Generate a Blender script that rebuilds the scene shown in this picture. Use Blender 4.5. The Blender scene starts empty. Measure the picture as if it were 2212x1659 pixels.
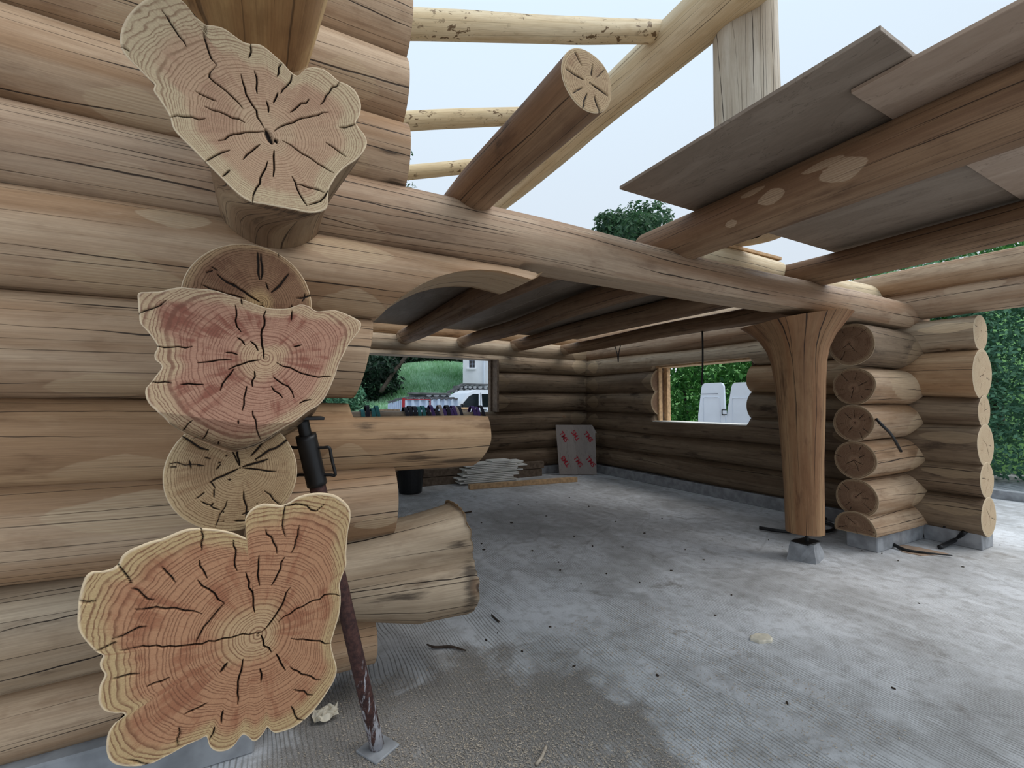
import bpy, math, random
import numpy as np
from mathutils import Vector, Matrix

random.seed(7)
RS = np.random.RandomState(7)
sc = bpy.context.scene
col = sc.collection

# ------------------------------------------------------------------ camera
CX, CY, FPX = 1106.0, 829.5, 975.0
YAW, PITCH, CAMH = math.radians(28.4), math.atan(42.5 / 975.0), 1.5
FW = np.array([math.sin(YAW) * math.cos(PITCH), math.cos(YAW) * math.cos(PITCH), math.sin(PITCH)])
RT = np.array([math.cos(YAW), -math.sin(YAW), 0.0])
UP = np.cross(RT, FW)
CAM = np.array([0.0, 0.0, CAMH])
cd = bpy.data.cameras.new('camera')
cam = bpy.data.objects.new('camera', cd)
col.objects.link(cam)
cd.sensor_width = 36.0
cd.lens = FPX / 2212.0 * 36.0
cd.clip_start = 0.05
cd.clip_end = 300
cam.matrix_world = Matrix(((RT[0], UP[0], -FW[0], 0), (RT[1], UP[1], -FW[1], 0), (RT[2], UP[2], -FW[2], CAMH), (0, 0, 0, 1)))
sc.camera = cam

# ------------------------------------------------------------------ sky, sun, exposure
w = bpy.data.worlds.new('sky')
sc.world = w
w.use_nodes = True
wn = w.node_tree
wn.nodes.clear()
tc = wn.nodes.new('ShaderNodeTexCoord')
sp = wn.nodes.new('ShaderNodeSeparateXYZ')
wn.links.new(tc.outputs['Generated'], sp.inputs[0])
rp = wn.nodes.new('ShaderNodeValToRGB')
wn.links.new(sp.outputs['Z'], rp.inputs[0])
rp.color_ramp.elements[0].position = 0.0
rp.color_ramp.elements[0].color = (0.60, 0.635, 0.69, 1)
e = rp.color_ramp.elements.new(0.45)
e.color = (0.64, 0.735, 0.835, 1)
rp.color_ramp.elements[2].position = 1.0
rp.color_ramp.elements[2].color = (0.72, 0.90, 1.05, 1)
bg = wn.nodes.new('ShaderNodeBackground')
bg.inputs[1].default_value = 1.0
wn.links.new(rp.outputs[0], bg.inputs[0])
wo = wn.nodes.new('ShaderNodeOutputWorld')
wn.links.new(bg.outputs[0], wo.inputs[0])

sl = bpy.data.lights.new('hazy_sun', 'SUN')
sl.energy = 2.2
sl.angle = math.radians(50)
sl.color = (1.0, 0.97, 0.93)
so = bpy.data.objects.new('hazy_sun', sl)
col.objects.link(so)
so.location = (6, -4, 9)
so.rotation_euler = Vector((-0.55, 0.30, -0.78)).to_track_quat('-Z', 'Y').to_euler()

sc.view_settings.view_transform = 'Standard'
sc.view_settings.look = 'None'
sc.view_settings.gamma = 1.0
sc.view_settings.exposure = 0.2
sc.view_settings.use_curve_mapping = False


def ray(u, v):
    return FW + RT * (u - CX) / FPX + UP * (CY - v) / FPX


def on(u, v, ax, val):
    """point where the view ray of a measured image point meets the real plane ax = val"""
    d = ray(u, v)
    return CAM + d * ((val - CAM[ax]) / d[ax])


def PX(u, v, x): return on(u, v, 0, x)
def PY(u, v, y): return on(u, v, 1, y)
def PZ(u, v, z): return on(u, v, 2, z)


# ------------------------------------------------------------------ node helpers
class NT:
    def __init__(self, name):
        self.m = bpy.data.materials.new(name)
        self.m.use_nodes = True
        self.t = self.m.node_tree
        self.t.nodes.clear()
        self.out = self.n('ShaderNodeOutputMaterial')

    def n(self, typ, ins=None, **props):
        nd = self.t.nodes.new(typ)
        for k, v in props.items():
            setattr(nd, k, v)
        for k, v in (ins or {}).items():
            self.put(nd.inputs[k], v)
        return nd

    def put(self, sock, v):
        if isinstance(v, bpy.types.NodeSocket):
            self.t.links.new(v, sock)
        elif isinstance(v, (tuple, list)) and len(v) == 3 and sock.type == 'RGBA':
            sock.default_value = (*v, 1)
        else:
            sock.default_value = v

    def m2(self, op, a, b=0.0, c=None):
        nd = self.n('ShaderNodeMath', operation=op)
        self.put(nd.inputs[0], a)
        self.put(nd.inputs[1], b)
        if c is not None:
            self.put(nd.inputs[2], c)
        return nd.outputs[0]

    def ss(self, x, lo, hi, a=0.0, b=1.0):
        nd = self.n('ShaderNodeMapRange', interpolation_type='SMOOTHSTEP')
        self.put(nd.inputs[0], x)
        nd.inputs[1].default_value = lo
        nd.inputs[2].default_value = hi
        nd.inputs[3].default_value = a
        nd.inputs[4].default_value = b
        return nd.outputs[0]

    def mix(self, f, a, b, mode='MIX'):
        nd = self.n('ShaderNodeMix', data_type='RGBA', blend_type=mode)
        self.put(nd.inputs[0], f)
        self.put(nd.inputs[6], a)
        self.put(nd.inputs[7], b)
        return nd.outputs[2]

    def noise(self, vec, scale=1.0, detail=2.0, rough=0.5, dist=0.0):
        nd = self.n('ShaderNodeTexNoise', {'Scale': scale, 'Detail': detail, 'Roughness': rough, 'Distortion': dist})
        if vec is not None:
            self.put(nd.inputs['Vector'], vec)
        return nd.outputs[0]

    def xyz(self, x, y, z=0.0):
        nd = self.n('ShaderNodeCombineXYZ')
        self.put(nd.inputs[0], x)
        self.put(nd.inputs[1], y)
        self.put(nd.inputs[2], z)
        return nd.outputs[0]

    def attr(self, name):
        return self.n('ShaderNodeAttribute', attribute_name=name).outputs['Fac']

    def bump(self, h, strength=0.5, dist=0.01):
        nd = self.n('ShaderNodeBump', {'Strength': strength, 'Distance': dist})
        self.put(nd.inputs['Height'], h)
        return nd.outputs[0]

    def bsdf(self, color, rough=0.6, normal=None, metal=0.0, spec=0.3, **kw):
        nd = self.n('ShaderNodeBsdfPrincipled')
        self.put(nd.inputs['Base Color'], color)
        self.put(nd.inputs['Roughness'], rough)
        self.put(nd.inputs['Metallic'], metal)
        nd.inputs['Specular IOR Level'].default_value = spec
        if normal is not None:
            self.put(nd.inputs['Normal'], normal)
        for k, v in kw.items():
            self.put(nd.inputs[k], v)
        self.t.links.new(nd.outputs[0], self.out.inputs[0])
        return nd


def plain(name, c, rough=0.6, metal=0.0, spec=0.3, var=0.15, scale=8.0, bump=0.0):
    s = NT(name)
    p = s.n('ShaderNodeTexCoord').outputs['Object']
    n1 = s.noise(p, scale, 4)
    c2 = tuple(x * (1 - var) for x in c)
    c3 = tuple(min(1, x * (1 + var)) for x in c)
    cc = s.mix(s.ss(n1, 0.3, 0.7), c2, c3)
    nm = s.bump(n1, bump, 0.01) if bump else None
    s.bsdf(cc, rough, nm, metal, spec)
    return s.m


def wood_side(name, light, mid, dark, checks=1.0, stain=0.6, knots=1.0, beetle=0.0, pale=(0.70, 0.52, 0.33)):
    """peeled log surface: streaks along the trunk, drying checks, knots, stains; 'scarf' marks the axe-shaved facets"""
    s = NT(name)
    uv = s.n('ShaderNodeUVMap').outputs[0]
    sx = s.n('ShaderNodeSeparateXYZ', {0: uv})
    rnd = s.n('ShaderNodeObjectInfo').outputs['Random']
    U = s.m2('MULTIPLY_ADD', rnd, 37.0, sx.outputs[0])
    V = s.m2('MULTIPLY_ADD', rnd, 11.0, sx.outputs[1])

    def vec(a, b, z=0.0):
        return s.xyz(s.m2('MULTIPLY', U, a), s.m2('MULTIPLY', V, b), s.m2('MULTIPLY_ADD', rnd, 9.0, z))
    big = s.noise(vec(0.35, 5.5), 1, 3, 0.55)
    med = s.noise(vec(1.0, 26), 1, 3, 0.6)
    fine = s.noise(vec(5, 200), 1, 3, 0.7)
    c = s.mix(s.ss(big, 0.36, 0.62), mid, light)
    mott = s.noise(vec(5, 11, 13), 1, 4, 0.65)
    c = s.mix(s.ss(mott, 0.50, 0.72, 0, 0.38), c, tuple(0.4 * x + 0.6 * y for x, y in zip(mid, dark)))
    c = s.mix(s.ss(mott, 0.28, 0.44, 0.30, 0), c, tuple(min(1, x * 1.12) for x in light))
    c = s.mix(s.ss(med, 0.42, 0.80, 0, 0.38), c, dark)
    c = s.mix(s.ss(s.noise(vec(1.2, 5, 11), 1, 4, 0.6), 0.40, 0.72, 0, 0.45), c, tuple(0.55 * x + 0.45 * y for x, y in zip(mid, dark)))
    # shaved facets: pale, with their own fine contour lines
    sf = s.attr('scarf')
    sfm = s.ss(s.m2('ADD', sf, s.m2('MULTIPLY', s.m2('SUBTRACT', s.noise(vec(9, 9, 3), 1, 2), 0.5), 0.35)), 0.02, 0.10, 0, 0.72)
    wv = s.n('ShaderNodeTexWave', {'Vector': vec(9, 26, 1), 'Scale': 1.0, 'Distortion': 3.0, 'Detail': 2.0}, bands_direction='Y')
    pc = s.mix(s.ss(wv.outputs[1], 0.2, 0.9, 0, 0.35), pale, mid)
    stn = s.ss(s.noise(vec(2.0, 7.5, 2), 1, 5, 0.6), 0.56, 0.72, 0, stain)
    c = s.mix(stn, c, tuple(x * 0.75 for x in dark))
    c = s.mix(sfm, c, pc)
    c = s.mix(s.ss(fine, 0.3, 0.75, 0, 0.28), c, tuple(x * 0.6 for x in dark))
    bn = s.attr('burn')
    bnm = s.ss(s.m2('ADD', bn, s.m2('MULTIPLY', s.m2('SUBTRACT', s.noise(vec(4, 45, 15), 1, 6, 0.7), 0.5), 2.4)), 0.15, 0.95, 0, 0.80)
    c = s.mix(bnm, c, (0.028, 0.018, 0.013))
    # drying checks that run along the log: thin lines with gaps
    def lines(kk, wd, zo, lo, hi):
        wob_ = s.m2('ADD', s.m2('MULTIPLY', s.noise(vec(0.35, 2.2, zo), 1, 1), 2.6), s.m2('MULTIPLY', s.noise(vec(7, 9, zo + 1), 1, 2), 0.10))
        q = s.m2('MULTIPLY_ADD', V, kk, wob_)
        dd = s.m2('ABSOLUTE', s.m2('SUBTRACT', s.m2('FRACT', q), 0.5))
        cell = s.m2('FLOOR', q)
        mk_ = s.noise(s.xyz(s.m2('MULTIPLY', U, 0.55), s.m2('MULTIPLY', cell, 7.31), s.m2('MULTIPLY', rnd, 31.0)), 1, 1)
        on_ = s.ss(mk_, lo, hi)
        ww = s.m2('MULTIPLY', s.m2('MULTIPLY', on_, s.ss(s.noise(vec(3, 3, zo + 2), 1, 2), 0.3, 0.7, 0.5, 1.3)), wd * kk)
        return s.m2('MULTIPLY', on_, s.m2('SUBTRACT', 1.0, s.m2('MINIMUM', 1.0, s.m2('DIVIDE', dd, s.m2('MAXIMUM', ww, 0.002)))))
    L1 = lines(9.0, 0.0046, 4.0, 0.43, 0.58)
    L2 = lines(24.0, 0.0023, 6.0, 0.46, 0.60)
    chk = s.m2('MAXIMUM', s.ss(L1, 0.05, 0.6), s.m2('MULTIPLY', s.ss(L2, 0.05, 0.6), 0.7))
    chk = s.m2('MULTIPLY', chk, checks)
    c = s.mix(s.m2('MULTIPLY', chk, 0.92), c, (0.022, 0.014, 0.010))
    # knots
    vo = s.n('ShaderNodeTexVoronoi', {'Vector': vec(2.0, 2.6), 'Scale': 1.0})
    kc = s.n('ShaderNodeSeparateColor', {0: vo.outputs['Color']})
    km = s.m2('MULTIPLY', s.ss(kc.outputs[0], 0.70, 0.72), knots)
    kd = s.ss(vo.outputs['Distance'], 0.028, 0.05, 1, 0)
    ko = s.ss(vo.outputs['Distance'], 0.05, 0.13, 1, 0)
    c = s.mix(s.m2('MULTIPLY', s.m2('MULTIPLY', ko, km), 0.35), c, (0.30, 0.17, 0.09))
    c = s.mix(s.m2('MULTIPLY', s.m2('MULTIPLY', kd, km), 0.85), c, (0.05, 0.03, 0.02))
    if beetle:
        b1 = s.noise(vec(13, 28, 8), 1, 3, 0.6, 0.6)
        b2 = s.ss(s.noise(vec(2.5, 4, 9), 1, 2), 0.45, 0.6)
        bm = s.m2('MULTIPLY', s.m2('MULTIPLY', s.ss(b1, 0.57, 0.62), b2), beetle)
        c = s.mix(bm, c, (0.16, 0.10, 0.05))
    hgt = s.m2('SUBTRACT', s.m2('ADD', s.m2('MULTIPLY', fine, 0.10), s.m2('MULTIPLY', med, 0.25)), chk)
    s.bsdf(c, s.ss(med, 0.3, 0.7, 0.55, 0.75), s.bump(hgt, 0.55, 0.008), 0, 0.25)
    return s.m


def end_grain(name, sap, heart, core, line, freq=90.0, heart_amt=0.8, sap_at=0.86, blotch=(0.30, 0.10, 0.05), bl=0.6):
    """sawn log end: growth rings from the stored ring distance, sapwood rim, red heart, drying cracks"""
    s = NT(name)
    ring = s.attr('ring')
    rad = s.attr('rad')
    crk = s.attr('crk')
    p = s.n('ShaderNodeTexCoord').outputs['Object']
    nb = s.noise(p, 5.0, 3, 0.55)
    nf = s.noise(p, 34.0, 3, 0.6)
    nvf = s.noise(p, 260.0, 2, 0.6)
    rr = s.m2('ADD', ring, s.m2('MULTIPLY', s.m2('SUBTRACT', nf, 0.5), 0.010))
    rr = s.m2('ADD', rr, s.m2('MULTIPLY', s.m2('SUBTRACT', nb, 0.5), 0.020))
    # uneven ring widths
    wv = s.noise(s.xyz(s.m2('MULTIPLY', rr, 22.0), 3.3, 0), 1, 2)
    ph = s.m2('ADD', s.m2('MULTIPLY', rr, freq), s.m2('MULTIPLY', wv, 5.0))
    fr = s.m2('FRACT', ph)
    late = s.m2('MULTIPLY', s.ss(fr, 0.45, 0.80), s.ss(fr, 0.84, 0.97, 1, 0))
    late = s.m2('MULTIPLY', late, s.ss(nf, 0.22, 0.62, 0.45, 1.0))
    r2 = s.m2('ADD', rad, s.m2('MULTIPLY', s.m2('SUBTRACT', nb, 0.5), 0.22))
    hz = s.m2('MULTIPLY', s.ss(r2, sap_at - 0.10, sap_at + 0.03, 1, 0), s.ss(r2, 0.10, 0.32))
    c = s.mix(s.m2('MULTIPLY', hz, heart_amt), sap, heart)
    c = s.mix(s.ss(r2, 0.10, 0.30, 0.9, 0), c, core)
    cs, sn = s.attr('cs'), s.attr('sn')
    rad_n = s.noise(s.xyz(s.m2('MULTIPLY', cs, 9.0), s.m2('MULTIPLY', sn, 9.0), s.m2('MULTIPLY', ring, 7.0)), 1, 4, 0.65)
    nb2 = s.m2('ADD', s.m2('MULTIPLY', s.noise(p, 8.0, 5, 0.62, 0.5), 0.6), s.m2('MULTIPLY', rad_n, 0.4))
    ray_n = s.noise(s.xyz(s.m2('MULTIPLY', cs, 70.0), s.m2('MULTIPLY', sn, 70.0), s.m2('MULTIPLY', ring, 14.0)), 1, 2, 0.6)
    c = s.mix(s.m2('MULTIPLY', s.m2('MULTIPLY', s.ss(nb2, 0.49, 0.60), hz), bl), c, blotch)
    c = s.mix(s.m2('MULTIPLY', late, 0.82), c, line)
    c = s.mix(s.ss(ray_n, 0.5, 0.75, 0, 0.35), c, blotch)
    c = s.mix(s.ss(nvf, 0.25, 0.8, 0.22, 0.0), c, tuple(x * 0.5 for x in line))
    c = s.mix(s.ss(rad, 0.975, 0.992, 0, 0.6), c, (0.74, 0.60, 0.42))
    ck = s.ss(crk, 0.25, 0.75)
    c = s.mix(ck, c, (0.018, 0.012, 0.009))
    hgt = s.m2('SUBTRACT', s.m2('ADD', s.m2('MULTIPLY', late, 0.25), s.m2('MULTIPLY', nvf, 0.2)), ck)
    s.bsdf(c, 0.7, s.bump(hgt, 0.35, 0.004), 0, 0.2)
    return s.m


M = {}
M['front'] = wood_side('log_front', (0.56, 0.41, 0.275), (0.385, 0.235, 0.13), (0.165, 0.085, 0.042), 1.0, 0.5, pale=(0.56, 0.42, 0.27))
M['honey'] = wood_side('log_honey', (0.53, 0.365, 0.215), (0.41, 0.25, 0.135), (0.15, 0.07, 0.032), 0.9, 0.7, pale=(0.50, 0.35, 0.21))
M['grey'] = wood_side('log_weathered', (0.52, 0.41, 0.29), (0.38, 0.27, 0.17), (0.14, 0.085, 0.05), 1.2, 0.8)
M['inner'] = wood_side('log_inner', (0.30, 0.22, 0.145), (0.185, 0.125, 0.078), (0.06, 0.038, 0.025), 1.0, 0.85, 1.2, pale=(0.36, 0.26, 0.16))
M['joist'] = wood_side('log_joist', (0.34, 0.215, 0.125), (0.235, 0.13, 0.07), (0.09, 0.045, 0.026), 0.9, 0.6, pale=(0.52, 0.38, 0.25))
M['beam'] = wood_side('log_beam', (0.50, 0.37, 0.255), (0.34, 0.21, 0.125), (0.18, 0.10, 0.06), 1.0, 0.45, 1.3, pale=(0.50, 0.37, 0.25))
M['pale'] = wood_side('log_pale', (0.76, 0.63, 0.43), (0.66, 0.51, 0.31), (0.40, 0.27, 0.14), 0.7, 0.25, 0.6)
M['rafter'] = wood_side('log_rafter', (0.78, 0.66, 0.45), (0.70, 0.55, 0.33), (0.42, 0.28, 0.14), 0.25, 0.2, 0.6, 1.0)
M['post'] = wood_side('log_post', (0.42, 0.255, 0.13), (0.29, 0.145, 0.068), (0.10, 0.04, 0.02), 1.0, 0.6, 1.0)
M['greypost'] = wood_side('log_greypost', (0.62, 0.56, 0.46), (0.50, 0.43, 0.33), (0.30, 0.23, 0.16), 1.0, 0.2, 0.4)
M['trunk'] = wood_side('burl_trunk', (0.38, 0.275, 0.17), (0.26, 0.165, 0.095), (0.07, 0.04, 0.025), 0.9, 1.0)
M['rough'] = wood_side('burl_rough', (0.60, 0.42, 0.20), (0.38, 0.22, 0.10), (0.13, 0.06, 0.025), 0.6, 0.9)
M['end_top'] = end_grain('end_top', (0.50, 0.39, 0.245), (0.43, 0.265, 0.17), (0.46, 0.31, 0.20), (0.22, 0.13, 0.075), 165, 0.75, 0.80, (0.27, 0.13, 0.085), 0.4)
M['end_mid'] = end_grain('end_mid', (0.50, 0.36, 0.22), (0.40, 0.205, 0.14), (0.49, 0.33, 0.20), (0.17, 0.07, 0.045), 118, 0.85, 0.86, (0.21, 0.065, 0.042), 0.85)
M['end_low'] = end_grain('end_low', (0.46, 0.325, 0.165), (0.40, 0.20, 0.11), (0.46, 0.305, 0.17), (0.145, 0.058, 0.03), 112, 0.9, 0.88, (0.24, 0.08, 0.04), 0.65)
M['end_round'] = end_grain('end_round', (0.48, 0.35, 0.20), (0.37, 0.245, 0.135), (0.43, 0.30, 0.165), (0.16, 0.09, 0.045), 165, 0.5, 0.9, (0.22, 0.11, 0.055), 0.5)
M['end_dark'] = end_grain('end_dark', (0.44, 0.29, 0.16), (0.26, 0.14, 0.08), (0.50, 0.33, 0.16), (0.10, 0.05, 0.025), 165, 0.9, 0.95, (0.16, 0.07, 0.04), 0.6)
M['end_brown'] = end_grain('end_brown', (0.40, 0.285, 0.175), (0.24, 0.14, 0.085), (0.32, 0.185, 0.115), (0.12, 0.068, 0.04), 110, 0.9, 0.90, (0.14, 0.07, 0.04), 0.5)
M['end_pale'] = end_grain('end_pale', (0.62, 0.49, 0.325), (0.56, 0.41, 0.26), (0.56, 0.41, 0.265), (0.40, 0.27, 0.155), 110, 0.5, 0.9, (0.36, 0.21, 0.12), 0.2)


# ------------------------------------------------------------------ object helpers
WLOC = {}


def tag(o, label=None, cat=None, group=None, kind=None):
    if label: o['label'] = label
    if cat: o['category'] = cat
    if group: o['group'] = group
    if kind: o['kind'] = kind
    return o


def place(o, loc, parent=None):
    loc = np.array(loc, float)
    WLOC[o.name] = loc
    if parent is not None:
        o.parent = parent
        o.location = tuple(loc - WLOC[parent.name])
    else:
        o.location = tuple(loc)
    col.objects.link(o)
    return o


def empty(name, loc, label=None, cat=None, group=None, kind=None):
    o = bpy.data.objects.new(name, None)
    o.empty_display_size = 0.1
    place(o, loc)
    return tag(o, label, cat, group, kind)


def mk(name, V, F, mat, parent=None, loc=None, uv=None, attrs=None, smooth=False):
    V = np.asarray(V, float).reshape(-1, 3)
    if loc is None:
        loc = np.array([(V[:, 0].min() + V[:, 0].max()) / 2, (V[:, 1].min() + V[:, 1].max()) / 2, V[:, 2].min()])
    me = bpy.data.meshes.new(name)
    L = V - np.array(loc)
    if isinstance(F, np.ndarray):
        k = F.shape[1]
        me.vertices.add(len(L))
        me.vertices.foreach_set('co', L.astype(np.float32).ravel())
        me.loops.add(F.size)
        me.loops.foreach_set('vertex_index', F.astype(np.int32).ravel())
        me.polygons.add(len(F))
        me.polygons.foreach_set('loop_start', np.arange(0, F.size, k, dtype=np.int32))
        me.polygons.foreach_set('loop_total', np.full(len(F), k, dtype=np.int32))
        me.update(calc_edges=True)
    else:
        me.from_pydata(L.tolist(), [], F)
    if uv is not None:
        ul = me.uv_layers.new(name='UVMap')
        ul.data.foreach_set('uv', np.asarray(uv, np.float32).ravel())
    for k_, a in (attrs or {}).items():
        at = me.attributes.new(k_, 'FLOAT', 'POINT')
        at.data.foreach_set('value', np.asarray(a, np.float32).ravel())
    me.polygons.foreach_set('use_smooth', np.full(len(me.polygons), smooth, dtype=bool))
    me.validate()
    me.update()
    for mm in (mat if isinstance(mat, (list, tuple)) else [mat]):
        me.materials.append(mm)
    o = bpy.data.objects.new(name, me)
    return place(o, loc, parent)


def grid_faces(n, m, closed=True):
    i = np.arange(n - 1)[:, None]
    j = np.arange(m if closed else m - 1)[None, :]
    j1 = (j + 1) % m
    return np.stack([i * m + j, i * m + j1, (i + 1) * m + j1, (i + 1) * m + j], -1).reshape(-1, 4)


def tube_uv(u, v):
    """u (n,), v (n, m+1) -> loop uvs for grid_faces order"""
    n, m1 = v.shape
    Ug = np.repeat(u[:, None], m1, 1)
    G = np.stack([Ug, v], -1)
    a, b, c, d = G[:-1, :-1], G[:-1, 1:], G[1:, 1:], G[1:, :-1]
    return np.stack([a, b, c, d], 2).reshape(-1, 2)


def frame(d):
    d = d / np.linalg.norm(d)
    if abs(d[2]) > 0.9:
        e = np.array([1.0, 0, 0])
    elif abs(d[0]) > abs(d[1]):
        e = np.array([0, 1.0, 0]) if d[0] > 0 else np.array([0, 1.0, 0])
    else:
        e = np.array([0, 0, 1.0])
    e1 = e - d * (e @ d)
    e1 /= np.linalg.norm(e1)
    return d, e1, np.cross(d, e1)


def seg_crack(Q, cracks):
    """largest crack strength at 2-D points Q for jagged polylines [(pts, width)]"""
    out = np.zeros(len(Q))
    for pts, wd in cracks:
        pts = np.asarray(pts, float)
        fine = [pts[0]]
        for a, b in zip(pts[:-1], pts[1:]):
            ln = np.linalg.norm(b - a)
            k = max(1, int(ln / 0.014))
            nrm = np.array([-(b - a)[1], (b - a)[0]]) / (ln + 1e-9)
            for q in range(1, k + 1):
                jit = 0 if q == k else RS.uniform(-1, 1) * 0.0042
                fine.append(a + (b - a) * q / k + nrm * jit)
        fine = np.array(fine)
        lo, hi = fine.min(0) - wd * 2, fine.max(0) + wd * 2
        idx = np.where(((Q > lo) & (Q < hi)).all(1))[0]
        if not len(idx):
            continue
        q = Q[idx]
        best = np.zeros(len(q))
        K = len(fine) - 1
        for i in range(K):
            a, b = fine[i], fine[i + 1]
            ab = b - a
            t = np.clip(((q - a) @ ab) / (ab @ ab + 1e-12), 0, 1)
            dd = np.linalg.norm(q - a - t[:, None] * ab, axis=1)
            f = (i + t) / K
            wl = wd * (0.45 + 0.55 * np.minimum(1, np.minimum(f, 1 - f) * 5))
            best = np.maximum(best, 1 - dd / wl * 0.5)
        out[idx] = np.maximum(out[idx], np.clip(best, 0, 1))
    return out


def radial_cracks(n, R, seed, wmax=0.0034):
    r = np.random.RandomState(seed)
    L = []
    a0 = r.uniform(0, 6.28)
    for i in range(n):
        a = a0 + i * 6.283 / n + r.uniform(-0.25, 0.25)
        s0 = r.choice([0.04, 0.25, 0.4, 0.55])
        s1 = min(1.0, s0 + r.uniform(0.3, 0.7))
        ts = np.linspace(s0, s1, 5)
        pts = [((t * R) * math.cos(a + r.uniform(-0.04, 0.04)), (t * R) * math.sin(a + r.uniform(-0.04, 0.04))) for t in ts]
        L.append((pts, wmax * r.uniform(0.45, 1.0)))
    return L


def face_grid(name, B, pith, nr, nrm, mat, parent, cracks=None, to2d=None, depth=0.008, facet=None, bevel=0.004):
    """sawn face as a polar grid from the pith to the outline B (m,3); outward normal nrm"""
    B = np.asarray(B)
    m = len(B)
    t = np.linspace(0, 1, nr + 1)[1:] ** 0.92
    Rv = np.linalg.norm(B - pith, axis=1)
    Rm = Rv.mean()
    P = pith + t[:, None, None] * (B - pith)[None]
    ss_ = 0.65 * (t * t)[:, None]
    ring = t[:, None] * (Rv[None] * (1 - ss_) + Rm * ss_)
    rad = np.repeat(t[:, None], m, 1)
    Q = P.reshape(-1, 3)
    crk = seg_crack(to2d(Q), cracks) if cracks else np.zeros(len(Q))
    Q = Q + nrm * bevel
    Q = Q - nrm * (crk * depth)[:, None]
    Q[-m:] -= nrm * bevel
    if facet is not None:
        Q = facet(Q)
    c = pith + nrm * bevel
    if facet is not None:
        c = facet(c[None].copy())[0]
    V = np.vstack([c[None], Q])
    F = grid_faces(nr, m) + 1
    # centre fan as degenerate-free quads
    j = np.arange(0, m, 2)
    fan = np.stack([np.zeros(len(j), int), 1 + j, 1 + (j + 1) % m, 1 + (j + 2) % m], -1)
    F = np.vstack([fan, F])
    a, b, c_ = V[F[len(fan) + 5, 0]], V[F[len(fan) + 5, 1]], V[F[len(fan) + 5, 2]]
    if np.cross(b - a, c_ - b) @ nrm < 0:
        F = F[:, ::-1]
    an_ = np.arctan2(*[((B - pith) @ v_) for v_ in frame(nrm)[1:]])
    cs_ = np.concatenate([[0], np.tile(np.cos(an_), nr)])
    sn_ = np.concatenate([[0], np.tile(np.sin(an_), nr)])
    at = {'cs': cs_, 'sn': sn_, 'ring': np.concatenate([[0], ring.ravel()]), 'rad': np.concatenate([[0], rad.ravel()]), 'crk': np.concatenate([[0], crk])}
    return mk(name, V, F, mat, parent, attrs=at, smooth=True)


def log(name, parent, p0, p1, r0, r1, mat, endmat, m=40, ds=0.06, wob=0.012, lump=0.02, mod=None, patches=(), rfun=None,
        hi=(False, False), ncr=9, seed=None, flat=None, burns=(), label=None, cat=None, group=None, loc=None, endlabel=None, squash=1.0):
    p0, p1 = np.array(p0, float), np.array(p1, float)
    seed = RS.randint(1 << 30) if seed is None else seed
    r = np.random.RandomState(seed)
    L = np.linalg.norm(p1 - p0)
    d, e1, e2 = frame(p1 - p0)
    n = max(3, int(L / ds) + 1)
    s = np.linspace(0, 1, n)
    th = np.arange(m) * 2 * math.pi / m
    rad = (r0 + (r1 - r0) * s)[:, None] * np.ones((1, m))
    if rfun is not None:
        rad = rad * rfun(s[:, None] * L, th[None])
    for k in range(1, 6):
        rad = rad * (1 + lump / k ** 0.7 * np.cos(k * th[None] + r.uniform(0, 6.28) + s[:, None] * L * r.uniform(-1.2, 1.2)))
    for k in range(3):
        rad = rad * (1 + lump * 0.35 * np.sin(s[:, None] * L * r.uniform(2, 7) + r.uniform(0, 6.28)))
    ax = p0 + (p1 - p0) * s[:, None]
    env = np.sin(s * math.pi)
    ax = ax + e1 * (wob * env * np.sin(s * L * r.uniform(0.7, 1.8) + r.uniform(0, 6)))[:, None] + e2 * (wob * env * np.sin(s * L * r.uniform(0.7, 1.8) + r.uniform(0, 6)))[:, None]
    P = ax[:, None] + rad[..., None] * (np.cos(th)[None, :, None] * e1 + np.sin(th)[None, :, None] * e2 * squash)
    if mod is not None:
        P = mod(P)
    rm = (r0 + r1) / 2
    v = np.repeat((np.arange(m + 1) * 2 * math.pi / m * rm)[None], n, 0)
    u = s * L + r.uniform(0, 9)
    sc_ = np.full((n, m), -1.0)
    for (pu, pt, hu, ht) in patches:
        du = (s[:, None] * L - pu) / hu
        dt = ((th[None] - math.radians(pt) + math.pi) % (2 * math.pi) - math.pi) / math.radians(ht)
        sc_ = np.maximum(sc_, 1 - (np.abs(du) ** 1.35 + np.abs(dt) ** 1.35) ** (1 / 1.35))
    bu_ = np.full((n, m), -1.0)
    for (pu, pt, hu, ht) in burns:
        du = (s[:, None] * L - pu) / hu
        dt = ((th[None] - math.radians(pt) + math.pi) % (2 * math.pi) - math.pi) / math.radians(ht)
        bu_ = np.maximum(bu_, 1 - np.sqrt(du * du + dt * dt))
    if flat is not None:
        sc_ = np.where(flat(P), 0.6, sc_)
    o = mk(name, P.reshape(-1, 3), grid_faces(n, m), mat, parent, uv=tube_uv(u, v), attrs={'scarf': sc_.ravel(), 'burn': bu_.ravel()}, smooth=True, loc=p0 if loc is None else loc)
    tag(o, label, cat, group)
    for k, (ring, nrm) in enumerate(((P[0], -d), (P[-1], d))):
        c = ring.mean(0)
        if hi[k]:
            pith = c + (e1 * r.uniform(-0.12, 0.12) + e2 * r.uniform(-0.12, 0.12)) * rm
            B = resample(ring, 120)
            def to2d(Q, c=pith): return np.stack([(Q - c) @ e1, (Q - c) @ e2], -1)
            f = face_grid('cut_face', B, pith, 34, nrm, endmat, o, radial_cracks(ncr, rm, seed + k), to2d, 0.006, bevel=0.003)
        else:
            f = face_grid('cut_face', ring, c, 4, nrm, endmat, o, bevel=0.002)
        if endlabel and hi[k]:
            f['label'] = endlabel
    return o


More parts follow.
